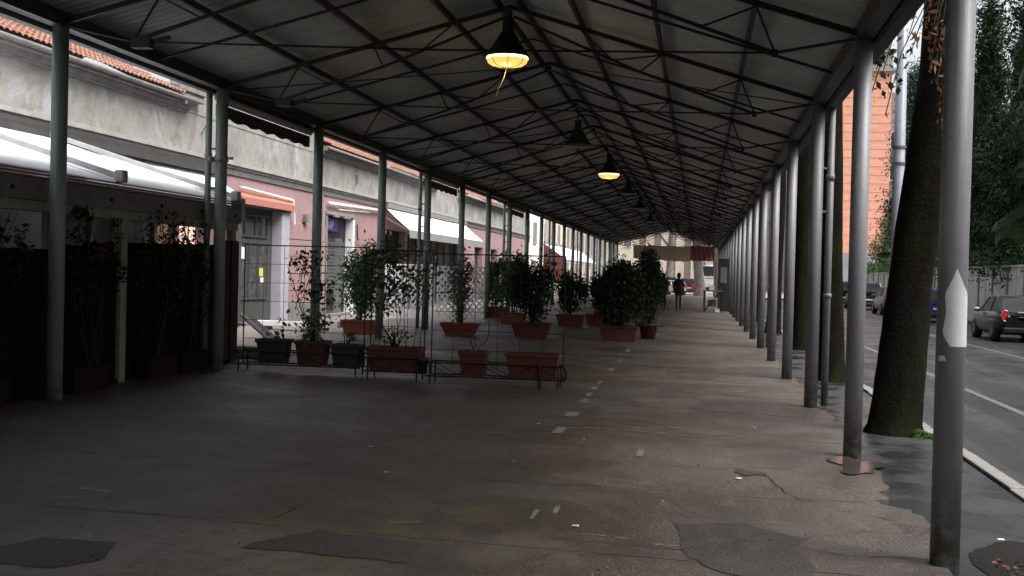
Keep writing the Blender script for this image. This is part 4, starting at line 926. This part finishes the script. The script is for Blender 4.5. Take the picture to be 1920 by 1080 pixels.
mm = MB(); mm.add([(x, y, z) for x, y, z in [(.15, -.38, .012), (.5, -.3, .005), (.48, .0, .01), (.3, .05, .03), (.22, -.12, .11), (.2, -.25, .08)]], [(0, 1, 4, 5), (1, 2, 3, 4)]); mm.build('moss_cushion', M_MOSS, t1, True)
# hanging twigs with leaves beside the nearest tree, dry cluster
tw = MB(); Ps = []; Pd = []
for k in range(16):
    a = random.uniform(-.45, .35); z0 = random.uniform(4.6, 5.2); L = random.uniform(.6, 1.4)
    pts = [(.35+a*.5, -.35, z0), (.2+a*1.1, -.45, z0-L*.5), (.1+a*1.3, -.5, z0-L)]
    tw.tube(pts, .006, 4)
    for _ in range(26):
        f = random.random(); q = Vector(pts[1]).lerp(Vector(pts[2]), f); (Ps if a < -.1 else Pd).append((q.x+random.uniform(-.08, .08), q.y+random.uniform(-.08, .08), q.z+random.uniform(-.1, .1)))
tw.build('hanging_twig', M_STEM, t1)
put('hanging_leaf', leaves('hanging_leaf', np.array(Ps), .08, M_LEAF3, 1.8, 0, .4), t1)['kind'] = 'stuff'; put('dry_leaf', leaves('dry_leaf', np.array(Pd), .09, M_DRY, 3, 0, .8), t1)['kind'] = 'stuff'
# long weeping leafy branches seen between posts and the trunk
street_tree(2.17, 19.9, .22, -.1, 13, 'second kerb tree, upright dark mossy trunk behind the posts', 2800, cr=3.0)
street_tree(2.34, 28.4, .22, .05, 13, 'third kerb tree with a dark trunk between the right posts', 1800)
street_tree(2.25, 36.5, .22, .1, 13, 'fourth kerb tree, dark trunk half hidden by the right posts', 1200)
street_tree(2.2, 45.5, .22, 0, 13, 'fifth kerb tree, dark trunk far along the right posts', 1200)
street_tree(2.2, 54.5, .22, 0, 13, 'sixth kerb tree, farthest dark trunk behind the posts', 900)
street_tree(2.3, 6.2, .24, .1, 13.5, 'kerb tree beside the camera, outside the frame', 3600, cr=4.2)  # unseen trees continue the row; wide crowns added to cut skylight
street_tree(2.3, -1.0, .24, .1, 13, 'kerb tree behind the camera', 3200, cr=4.2)
street_tree(2.3, -8.5, .24, .1, 13, 'rearmost kerb tree behind the camera', 3000, cr=4.2)
# lamp post behind the nearest tree
t = thing('street_lamp', 'pale grey street lamp pole behind the nearest kerb tree', 'lamp post', (2.4, 15.1, gz(2.4)))
MB().tube([(0, 0, 0), (0, 0, 1.2), (0, 0, 8.5)], [.085, .075, .05], 14).build('pole', mat('pale_blue_grey_pole', (.42, .43, .5), .45, .1, var=.12, scale=5), t, True); [MB().tube([(0, 0, zz), (0, 0, zz+.03)], .082, 14).build('band', M_SHUT, t) for zz in (3.1, 3.3)]; MB().tube([(0, 0, 8.4), (.5, 0, 8.8), (1.6, 0, 8.9)], .035, 8).build('arm', M_ALU, t); MB().box(1.4, 2.0, -.12, .12, 8.82, 8.95).build('lamp_head', M_ALU, t, bevel=.03)
# fallen leaves and damp soil at foot of the nearest post
LP = np.stack([1.75+.5*rng.random(260), 6.4+1.0*rng.random(260), np.zeros(260)], 1); LP[:, 2] = -SL*LP[:, 0]-.002
o = put('leaf_litter', leaves('leaf_litter', LP, .028, M_DRY, 1.6, .9)); tag(o, 'brown fallen leaves at the foot of the nearest right post', 'leaves', None, 'stuff')
sheet('soil_patch', rough_poly([(1.62, 5.9), (2.5, 5.9), (2.5, 7.6), (2.2, 8.0), (1.9, 7.9), (1.66, 7.5)], .04), M_DSOIL, -.007)

# ================================================================== FAR SIDE OF THE ROAD
wl = thing('boundary_wall', 'weathered concrete panel wall with hedge growing over it across the road', 'wall', (12.45, 8, -.02))
pm = MB().box(0, .12, .05, 2.45, 0, 2.32).mesh('wall_panel', M_WALLC); cm = MB().box(-.06, .16, -.06, .05, 0, 2.4).mesh('wall_post', M_WALLD); cap = MB().box(-.05, .17, .05, 2.45, 2.32, 2.4).mesh('coping', M_WALLC)
for i in range(34):
    hh = 0 if i < 24 else -.18
    put('wall_panel', pm, wl, loc=(0, i*2.5, hh)); put('wall_post', cm, wl, loc=(0, i*2.5, hh)); put('coping', cap, wl, loc=(0, i*2.5, hh))
for i in range(8):
    y0 = 16+i*10; P = np.stack([12.6+.9*rng.random(3000), y0+10*rng.random(3000), 2.35+.75*rng.random(3000)**.8+.15*np.sin(y0+rng.random(3000))], 1)
    P = np.concatenate([P, np.stack([12.35+.4*rng.random(500), y0+10*rng.random(500), 2.1+.5*rng.random(500)], 1)])
    o = put('hedge', leaves('hedge', P, .14, M_HEDGE if y0 > 60 else M_CON)); tag(o, ['hedge over the wall, nearest run', 'hedge over the wall above the black car', 'dark hedge over the wall behind the nearest post', 'hedge over the wall between black and blue cars', 'hedge over the wall above the blue car', 'lighter hedge over the wall behind the leaning trunk', 'lighter hedge over the wall beside the leaning trunk', 'farthest lighter hedge over the wall end'][i], 'hedge', 'hedge along the wall')
def conifer(x, y, H, r, label, m=M_CON, n=9000, z0=2.0, size=.3, name='evergreen_tree'):
    t = thing(name, label, 'tree', (x, y, 0), group='evergreens behind the wall')
    trunk_mesh([(0, 0, 0), (.05, 0, H*.5), (0, 0, H*.97)], [.28, .2, .04], .05, 10).build('trunk', M_BARK, t, True)
    n = int(n*2.8); k = 120; zc = z0+(H-z0)*rng.random(k)**1.1; rad = r*(1-((zc-z0)/(H-z0))**1.6)*(.55+.45*rng.random(k)); a = rng.random(k)*6.283
    idx = rng.integers(0, k, n); P = np.stack([rad[idx]*np.cos(a[idx]), rad[idx]*np.sin(a[idx]), zc[idx]], 1)*[1, 1, 1]+rng.normal(size=(n, 3))*[.42, .42, .38]*np.array([1, 1, 1])
    P[:, :2] *= (.45+.65*rng.random((n, 1)))**.5
    put('crown', leaves('crown', P, size*.66, m, 3, 0, .3), t)
    # opaque core added inside the crown; it keeps the sky from showing through
    vs = []; K, N = 90, 56
    for j in range(K+1):
        f = j/K; z = z0+.4+(H-z0-1.2)*f
        for q in range(N):
            a_ = 6.283*q/N; rr = r*.5*(1-f**1.6)*(1+.28*math.sin(3*a_+j*.4+x)+.2*math.sin(5*a_-j*.3))*random.uniform(.95, 1.05)+.05
            vs.append((rr*math.cos(a_), rr*math.sin(a_), z+random.uniform(-.06, .06)))
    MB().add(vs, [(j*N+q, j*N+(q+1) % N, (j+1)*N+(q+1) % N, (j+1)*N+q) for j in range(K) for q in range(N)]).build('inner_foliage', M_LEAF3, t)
    return t
conifer(15.9, 44, 22, 3.9, 'huge dark evergreen filling the right edge behind the wall', n=16000)
conifer(14.6, 52, 23, 3.4, 'tall dark evergreen behind the nearest right post', n=15000)
conifer(19.0, 52, 26, 4.6, 'dark evergreen standing behind the first row at the right edge', n=14000)
conifer(16.8, 60, 26, 3.8, 'dark evergreen deeper in the garden to the right', n=13000)
conifer(14.5, 64, 17, 2.2, 'dark evergreen just right of the leaning trunk', n=11000)
conifer(21.5, 60, 21, 4, 'rearmost dark evergreen of the garden', n=12000)
conifer(13.3, 78, 15.0, 2.0, 'blue green conifer in front of the orange building', M_CYP, n=9000, z0=5, size=.28)
conifer(16.8, 84, 15, 2.2, 'blue green conifer behind the leaning trunk', M_CYP, n=7000, z0=2.5)
conifer(13.9, 34, 14, 2.4, 'dark evergreen beyond the right edge of the frame', n=9000)
conifer(15.6, 98, 7.5, 3.0, 'rounded green bush tree at the foot of the orange building', M_HEDGE, n=6000, z0=1.0)

def facade(name, label, x0, x1, y0, y1, z1, wall_m, storeys, cols, face='-y', win=(.9, 1.5), first=1.2, step=3.1, trim=None, shut=M_SHADE):
    t = thing(name, label, 'building', (x0, y0, -.05)); W_, D_ = x1-x0, y1-y0
    MB().box(0, W_, 0, D_, 0, z1).build('wall', wall_m, t)
    MB().box(-.35, W_+.35, -.35, D_+.35, z1, z1+.35).build('cornice', trim or M_STONE, t)
    me = MB().box(-win[0]/2, win[0]/2, -.02, .03, 0, win[1]).mesh('window', shut); fm = MB().box(-win[0]/2-.1, win[0]/2+.1, -.1, -.021, -.12, 0).box(-win[0]/2-.08, -win[0]/2, -.06, -.021, 0, win[1]).box(win[0]/2, win[0]/2+.08, -.06, -.021, 0, win[1]).mesh('window_frame', trim or M_STONE)
    for s_ in range(storeys):
        z = first+s_*step
        if z+win[1] > z1-.2: break
        if '-y' in face:
            for c in range(cols): w_ = put('window', me, t, loc=((c+.5)*W_/cols, 0, z)); put('window_frame', fm, w_)
        if '-x' in face:
            cc = max(2, int(D_/3.2))
            for c in range(cc): w_ = put('window', me, t, loc=(0, (c+.5)*D_/cc, z), rot=(0, 0, -R(90))); put('window_frame', fm, w_)
        if '+x' in face:
            cc = max(2, int(D_/3.2))
            for c in range(cc): w_ = put('window', me, t, loc=(W_, (c+.5)*D_/cc, z), rot=(0, 0, R(90))); put('window_frame', fm, w_)
    return t
ob = thing('orange_building', 'tall orange brick apartment building with a grey stone top behind the kerb trees', 'building', (13.4, 130, -.05))
MB().box(0, 6.3, 0, 14, 4.6, 24.2).build('brick_wall', M_BRICK, ob); MB().box(-.1, 6.4, -.1, 14, 0, 4.6).build('ground_floor', M_GREYB, ob)
MB().box(.0, 6.35, -.05, 14, 24.2, 26.0).build('attic_wall', M_STONE, ob); MB().box(-.4, 6.7, -.4, 14, 24.0, 24.35).build('cornice', M_STONE, ob); MB().box(-.3, 6.6, -.3, 14, 26.0, 26.2).build('roof_edge', M_CORN, ob)
for x in (4.3, 5.6): MB().box(x, x+.5, 1, 1.6, 26.2, 27.0).build('chimney', M_SHUT, ob)
for z in np.arange(5.6, 24, .92): MB().box(0, 6.3, -.03, 0, z, z+.05).build('brick_band', mat('pale_brick_band', (.5, .25, .18), .9, var=.1) if z < 5.7 else bpy.data.materials['pale_brick_band'], ob)
bm_ = bpy.data.materials['pale_brick_band']
MB().box(6.3, 9.5, 1.5, 14, 0, 22).build('side_wing', M_MAUVE, ob)
for z in (5.5, 9, 12.5, 16): w_ = MB().box(6.5, 7.6, 1.4, 1.5, z, z+1.8).build('window', M_WREND, ob); MB().box(6.6, 7.5, 1.36, 1.4, z+.1, z+1.7).build('pane', M_GLASS, w_)
for i_, (x_, y_) in enumerate(((15, 4), (16.5, 13), (15.5, 23), (15, -8))):  # unseen evergreens, added to shade the road from the right
    conifer(x_, y_, 14, 3.2, ['dark evergreen by the wall beside the camera', 'dark evergreen by the wall ahead of the camera', 'dark evergreen by the wall short of the frame edge', 'dark evergreen by the wall behind the camera'][i_], n=7000)
facade('mauve_building', 'mauve grey apartment building seen between the right posts', 6.5, 12.4, 150, 165, 24, M_MAUVE, 7, 3, '-y', (1.1, 1.7))
facade('grey_building', 'large grey apartment building closing the street beyond the cars', 22, 60, 150, 170, 22, M_GREYB, 6, 10)
# left-hand buildings beyond the pink one
facade('white_corner_building', 'white corner building with grey window bands beyond the pink shops', -24, -12.2, 74, 92, 9.5, M_WREND, 3, 4, '-y+x', (1.5, 1.5), 1.0, 2.9)
facade('pale_row_building', 'pale building with balconies farther along the left side', -24, -11.5, 94, 118, 11, M_CREAM, 3, 4, '-y+x', (1.2, 1.6), 1.0, 3.0)
facade('grey_row_building', 'grey building at the far left behind the lane', -26, -11.8, 121, 150, 13, M_GREYB, 4, 4, '-y+x', (1.2, 1.7), 1.0, 3.0)
for n_, (z, yb_) in enumerate(((3.4, 75), (6.3, 75), (3.6, 96), (6.6, 96))):
    pass
# far end: cream palace facade, banner, planes, market table, people
fb = facade('cream_building', 'cream building with tall shuttered windows at the far end of the canopy', -12, 7, 150, 168, 17, M_CREAM, 4, 10, '-y', (.9, 2.1), 1.4, 3.9, M_WREND)
facade('far_pale_building', 'pale far building between the plane trunks', -40, -14, 165, 180, 15, M_WREND, 4, 10, '-y', (1.0, 1.8))
t = awning('far_awning', 'big white awning with a red brown side screen far along the left lane', 76, 99, -8.6, 2.5, 3.55, M_AWN, .15, True, None)
MB().prism([(0, -.02), (1.5, -.02), (1.5, .02), (0, .02)], lambda x, y: -2.6, lambda x, y: -.02-.66*x).build('side_screen', M_REDFAB, t)
for yy in (5, 12, 18): MB().tube([(1.4, yy, -1), (1.4, yy, -3.3)], .04, 8).build('awning_post', M_WHITE, t)
# banner strung under the canopy end
bn = thing('cloth_banner', 'long beige cloth banner with a red right end hung across the far canopy', 'banner', (-4.2, 75, 3.0))
def cloth(x0, x1, zt, zb):
    mb = MB(); n = 24; vs = []
    for i in range(n+1):
        x = x0+(x1-x0)*i/n; w = .03*math.sin(i*1.3)+.02*math.sin(i*.5)
        vs += [(x, w, zt(x)+.02*math.sin(i*.9)), (x, -w, zb(x)+.03*math.sin(i*1.7))]
    return mb.add(vs, [(2*i, 2*i+2, 2*i+3, 2*i+1) for i in range(n)])
cloth(0, 3.6, lambda x: .5, lambda x: -.35-.04*x).build('beige_cloth', M_BANNER, bn); cloth(3.6, 5.1, lambda x: .52, lambda x: -.42).build('red_cloth', M_BANNERR, bn)
for x in (0, 5.1): MB().tube([(x, 0, .5), (x, 0, 1.3)], .01, 5).build('rope', M_FRAME, bn)
# far plane trees
def plane(x, y, r, H, label, lean=0):
    t = thing('plane_tree', label, 'tree', (x, y, -.05), group='plane trees beyond the canopy')
    trunk_mesh([(0, 0, 0), (lean*.3, 0, 1.5), (lean, 0, 4), (lean*1.5, 0, H*.6)], [r*1.3, r, r*.9, r*.6], .08, 14).build('trunk', M_BARKP, t, True)
    lm_ = MB()
    for k in range(9):
        a = k*.75+x; z0 = random.uniform(4, H*.55); l = random.uniform(2, 4)
        lm_.tube([(lean, 0, z0), (lean+l*.5*math.cos(a), l*.5*math.sin(a), z0+1.6), (lean+l*math.cos(a), l*math.sin(a), z0+3.2)], [r*.45, r*.25, r*.08], 7)
    lm_.build('limb', M_BARKP, t)
    put('crown', leaves('crown', blob_points(1800, (lean, 0, H*.75), (3.5, 3.5, H*.27), 30), .2, M_DRY), t)
    return t
plane(.05, 100, .42, 13, 'far plane tree with a pale trunk left of the bright gap', -.3); plane(1.75, 98.5, .5, 14, 'far thick plane tree with a mottled trunk right of the bright gap', -.25); plane(-7.5, 104, .4, 13, 'far plane tree behind the planters on the left'); plane(-2.9, 112, .35, 13, 'far plane tree between cream building and banner', .2)
# dark kiosk cabinet on the right under the far canopy
t = thing('dark_cabinet', 'tall dark cabinet with a faded poster standing by the far right posts', 'cabinet', (.9, 57.5, gz(.9))); MB().box(0, .5, 0, .9, .02, 2.5).build('cabinet_body', mat('dark_cabinet_paint', (.03, .032, .035), .6, var=.2), t, bevel=.02); MB().box(.1, .4, -.012, -.002, 1.35, 2.1).build('faded_poster', M_CORN, t); MB().box(-.02, .52, -.02, .92, 2.5, 2.56).build('cabinet_top', M_CORN, t)
# market table with goods
t = thing('market_table', 'folding market table piled with goods near the far right posts', 'table', (.2, 54.5, gz(.5))); MB().box(0, .85, -.3, .5, .95, 1.0).build('table_top', M_SHUT, t); [MB().bar(a, b, .04).build('leg', M_IRON, t) for a, b in (((.08, -.2, 0), (.08, -.2, .95)), ((.78, -.2, 0), (.78, -.2, .95)), ((.08, .4, 0), (.08, .4, .95)), ((.78, .4, 0), (.78, .4, .95)))]; MB().bar((.08, -.25, .1), (.72, -.25, .9), .05).build('brace', M_IRON, t); MB().box(.0, .1, -.32, -.28, .1, 1.0).build('cloth_side', mat('purple_cloth', (.05, .02, .08), .9), t)
for (nm, lb, x, z, m_, r2) in (('storage_box', 'white box on the far market table', .72, 1.0, M_TWHITE, .22), ('storage_box', 'small pale box lying on the floor by the market table', 1.0, -.0, M_TWHITE, .2), ('vegetable_crate', 'dark green crate under the market table', .75, .25, M_TGREEN, .4)):
    b_ = thing(nm, lb, 'box', (x-.15, 54.3, gz(.5)+z+(.01 if z else 0))); MB().box(-r2/2, r2/2, 0, r2, 0, r2*.7).build('box_body', m_, b_, bevel=.01); MB().box(-r2/2-.01, r2/2+.01, -.01, r2+.01, r2*.7, r2*.7+.02).build('box_lid', m_, b_)

# ================================================================== PEOPLE
def person(x, y, label, rz=0, stride=.16, coat=M_COAT, s=1.0, arm=.05):
    t = thing('person', label, 'person', (x, y, gz(x)), rz, 'people walking away under the canopy'); t.scale = (s*.86, s*.9, s)
    V = [(0, 0, .95), (0, 0, 1.18), (0, .01, 1.4), (0, .01, 1.5), (0, .02, 1.56),   # 0-4 spine, neck
         (.09, 0, .9), (.1, stride*.45, .5), (.1, stride, .09), (.1, stride+.15, .05),   # R leg
         (-.09, 0, .9), (-.1, -stride*.2, .5), (-.1, -stride, .12), (-.1, -stride+.12, .05),  # L leg
         (.19, 0, 1.41), (.25, -.03, 1.15), (.24, arm, .92), (.23, arm+.06, .82),
         (-.19, 0, 1.41), (-.25, .03, 1.15), (-.24, .06+arm, .92), (-.23, .12+arm, .82), (0, .03, 1.66), (0, .03, 1.73)]
    E = [(0, 1), (1, 2), (2, 3), (3, 4), (0, 5), (5, 6), (6, 7), (7, 8), (0, 9), (9, 10), (10, 11), (11, 12), (2, 13), (13, 14), (14, 15), (15, 16), (2, 17), (17, 18), (18, 19), (19, 20), (4, 21), (21, 22)]
    rad = {0: (.16, .12), 1: (.15, .11), 2: (.17, .11), 3: (.065, .065), 4: (.06, .06), 5: (.1, .1), 6: (.062, .062), 7: (.045, .05), 8: (.035, .03), 9: (.1, .1), 10: (.062, .062), 11: (.045, .05), 12: (.035, .03), 13: (.07, .07), 14: (.052, .052), 15: (.038, .038), 16: (.03, .04), 17: (.07, .07), 18: (.052, .052), 19: (.038, .038), 20: (.03, .04), 21: (.085, .1), 22: (.07, .08)}
    me = bpy.data.meshes.new('body'); me.from_pydata(V, E, []); me.materials.append(M_JEANS)
    o = put('body', me, t); sk = o.modifiers.new('skin', 'SKIN'); 
    for i, sv in enumerate(me.skin_vertices[0].data): sv.radius = rad[i]; sv.use_root = (i == 0)
    sb = o.modifiers.new('sub', 'SUBSURF'); sb.levels = 2; sb.render_levels = 2
    # coat to mid thigh
    MB().lathe([(.09, 1.5), (.16, 1.46), (.2, 1.4), (.205, 1.25), (.19, 1.1), (.21, .92), (.225, .72), (.2, .72)], 16).build('coat', coat, t, True).scale = (1, .72, 1)
    for sx in (-1, 1): MB().tube([(sx*.17, 0, 1.43), (sx*.26, 0, 1.17), (sx*.245, arm, .9)], [.075, .064, .05], 10).build('sleeve', coat, t, True)
    MB().lathe([(0, 1.8), (.05, 1.79), (.095, 1.74), (.108, 1.66), (.1, 1.58), (.07, 1.54)], 14, (0, .02, 0)).build('hair', M_HAIR, t, True)
    MB().lathe([(0, 1.53), (.06, 1.54), (.085, 1.6), (.09, 1.68), (.05, 1.76)], 14, (0, .045, 0)).build('face', M_SKIN, t, True)
    for sx in (-1, 1): MB().box(sx*.1-.04, sx*.1+.04, (stride if sx > 0 else -stride)-.08, (stride if sx > 0 else -stride)+.18, 0, .07).build('shoe', M_LHOOD, t, bevel=.02)
    return t
person(-.93, 54.6, 'person in a black coat walking away in the middle of the pavement', 0, .1, s=.97)
person(-1.7, 57.2, 'person in dark clothes half hidden behind the tall spiky shrub', .1, .14, s=.95)

# ================================================================== CARS
def car(x, y, label, paint, kind='hatch', name='parked_car', s=(1, 1, 1), rz=0):
    """rear faces -y (towards the camera); origin under the rear bumper centre"""
    t = thing(name, label, 'car', (x, y, ROADZ if y < 97 else -.02), rz, 'cars parked along the wall' if x > 5 else 'cars beyond the canopy end'); 
    L, W_, H = {'mini': (3.85, .86, 1.41), 'hatch': (4.2, .88, 1.47), 'suv': (4.5, .92, 1.68), 'sedan': (4.6, .9, 1.43)}[kind]
    # sections along y: (y, half width, z bottom, z belt)
    secs = [(0, .72, .42, .78), (.05, .84, .3, .88), (.25, .95, .24, .95), (.8, 1, .2, .97), (L*.5, 1, .2, .95), (L*.68, 1, .2, .93), (L*.86, .96, .22, .84), (L-.12, .86, .28, .72), (L, .72, .36, .6)]
    vs, fs = [], []; kH = H/1.45
    prof = [(0, 0), (.78, 0), (.95, .1), (1, .35), (.995, .62), (.94, .9), (.86, 1.0), (0, 1.0)]
    n = len(prof)
    for (yy, w, zb, zt) in secs:
        for (px, pz) in prof: vs.append((px*w*W_, yy, zb+(zt*kH-zb)*pz))
        for (px, pz) in prof[::-1]: vs.append((-px*w*W_, yy, zb+(zt*kH-zb)*pz))
    m = 2*n
    for i in range(len(secs)-1):
        for k in range(m): fs.append((i*m+k, i*m+(k+1) % m, (i+1)*m+(k+1) % m, (i+1)*m+k))
    fs += [tuple(range(m)), tuple((len(secs)-1)*m+k for k in range(m-1, -1, -1))]
    body = MB().add(vs, fs).build('body', paint, t, True)
    for p_ in list(body.data.polygons)[-2:]: p_.use_smooth = False
    # greenhouse
    zb = .93*kH; gy = {'mini': (.12, .5, L*.5, L*.68), 'hatch': (.12, .55, L*.52, L*.72), 'suv': (.08, .4, L*.5, L*.7), 'sedan': (.55, 1.15, L*.52, L*.72)}[kind]
    def gh(inset, dz, top): return [(sx*W_*(.9-inset) if not tp else sx*W_*(.72-inset), yy, (zb if not tp else H-dz)) for (yy, tp) in ((gy[0]+inset, 0), (gy[1]+inset*2, 1), (gy[2]-inset*2, 1), (gy[3]-inset, 0)) for sx in (-1, 1)]
    g = gh(0.0, .03, 0)
    MB().add(g, [(0, 1, 3, 2), (2, 3, 5, 4), (4, 5, 7, 6), (0, 2, 4, 6), (1, 7, 5, 3)]).build('glasshouse', M_CARG, t)
    # roof and pillars
    MB().add([(sx*W_*.73, yy, zz) for yy, zz in ((gy[1]-.03, H-.05), (gy[1]+.1, H), (gy[2]-.1, H), (gy[2]+.04, H-.05)) for sx in (-1, 1)] + [(sx*W_*.73, yy, H-.07) for yy in (gy[1]-.03, gy[2]+.04) for sx in (-1, 1)], [(0, 1, 3, 2), (2, 3, 5, 4), (4, 5, 7, 6), (0, 2, 4, 6, 10, 8), (1, 9, 11, 7, 5, 3), (0, 8, 9, 1), (6, 7, 11, 10)]).build('roof', paint, t, True)
    for sx in (-1, 1):
        MB().bar((sx*W_*.885, gy[0]+.02, zb), (sx*W_*.72, gy[1], H-.05), .07, .05).build('pillar', paint, t)
        MB().bar((sx*W_*.885, gy[3]-.02, zb), (sx*W_*.72, gy[2], H-.05), .05, .05).build('pillar', paint, t)
        ym = (gy[1]+gy[2])/2+.1; MB().bar((sx*W_*.9, ym, zb), (sx*W_*.735, ym, H-.05), .04, .06).build('pillar', M_PLAST, t)
        if kind == 'mini': MB().tube([(sx*W_*.66, .045, .66), (sx*W_*.66, .045, .93)], .001, 3)
        # tail lamps
        if kind == 'mini':
            mb = MB(); N = 16; ring = [(sx*.64+.095*math.cos(2*math.pi*k/N), 0, .8+.155*math.sin(2*math.pi*k/N)) for k in range(N)]
            mb.add([(a, .02, c) for a, b, c in ring]+[(a*1.0, .2, c) for a, b, c in ring], [tuple(range(N))]+[(k, (k+1) % N, (k+1) % N+N, k+N) for k in range(N)]); lp = mb.build('tail_lamp', M_TAIL, t)
            MB().tube([(sx*.64+.105*math.cos(2*math.pi*k/N), .015, .8+.165*math.sin(2*math.pi*k/N)) for k in range(N+1)], .014, 6).build('lamp_rim', M_CHROME, lp, True)
        else:
            lp = MB().box(sx*W_*.72-.13, sx*W_*.72+.13, .0, .3, .74*kH, .9*kH).build('tail_lamp', M_TAIL, t, bevel=.03)
        for yy in (.72, L-.78):
            wh = put('wheel', MB().tube([(0, 0, 0), (.21, 0, 0)], .31, 24).mesh('wheel', M_TYRE, True), t, loc=(sx*(W_-.105)-.105, yy, .31))
            MB().tube([(-.006 if sx < 0 else .2, 0, 0), (.0 if sx < 0 else .216, 0, 0)], .17, 20).build('rim', M_RIM, wh)
        MB().box(sx*(W_+.08)-.1, sx*(W_+.08)+.1, gy[3]-.35, gy[3]-.24, .9*kH, 1.03*kH).build('wing_mirror', paint if kind != 'mini' else M_CHROME, t, bevel=.04)
    MB().box(-W_*.8, W_*.8, -.03, .25, .26, .46).build('rear_bumper', M_PLAST, t, bevel=.05)
    MB().box(-.26, .26, -.035 if kind != 'mini' else .0, .04, .66 if kind == 'mini' else .56, .78 if kind == 'mini' else .67).build('number_plate', M_PLATE, t, bevel=.008)
    MB().box(-W_*.55, W_*.55, -.012, .1, .83*kH, .86*kH).build('tailgate_trim', paint, t, bevel=.01)
    MB().add([(sx*W_*f, yy-.012, zz) for (yy, zz, f) in ((gy[0]+.06, zb+.06, .74), (gy[1]-.06, H-.12, .62)) for sx in (-1, 1)], [(0, 1, 3, 2)]).build('rear_window', M_CARG, t)
    if kind == 'mini':
        MB().box(-.3, .3, -.005, .08, .86, .93).build('grab_handle', M_CHROME, t, bevel=.015)
    t.scale = s; return t
car(9.76, 37.2, 'black hatchback with round chrome ringed red tail lamp by the right edge', M_CBLK, 'mini')
car(10.2, 52.6, 'bright blue car parked beside the concrete wall', M_CBLU, 'hatch')
car(10.2, 62.5, 'dark grey car half hidden by the leaning trunk', M_CGRY, 'hatch')
car(10.0, 72.5, 'dark tall car seen just right of a post', M_CDRK, 'suv')
car(9.6, 80.0, 'black van like car behind the second post', M_CBLK, 'suv')
car(9.7, 88.5, 'farthest dark car in the parked row', M_CGRY, 'sedan')
car(-2.6, 100.5, 'blue and white car parked beyond the walking people', M_CBLU, 'hatch', s=(1, 1, 1.05)); car(-.9, 103, 'red car parked beyond the canopy end', M_CRED, 'hatch'); car(-1.6, 99.6, 'white car at the far end of the pavement', M_CWHT, 'hatch', s=(.9, 1, .85), rz=.5)
car(5.4, 118, 'white car crossing at the far square', M_CWHT, 'suv', rz=1.4)

car(1.0, 107, 'white delivery van parked between the two far plane trunks', M_CWHT, 'suv', 'delivery_van', (1.1, 1, 1.6))
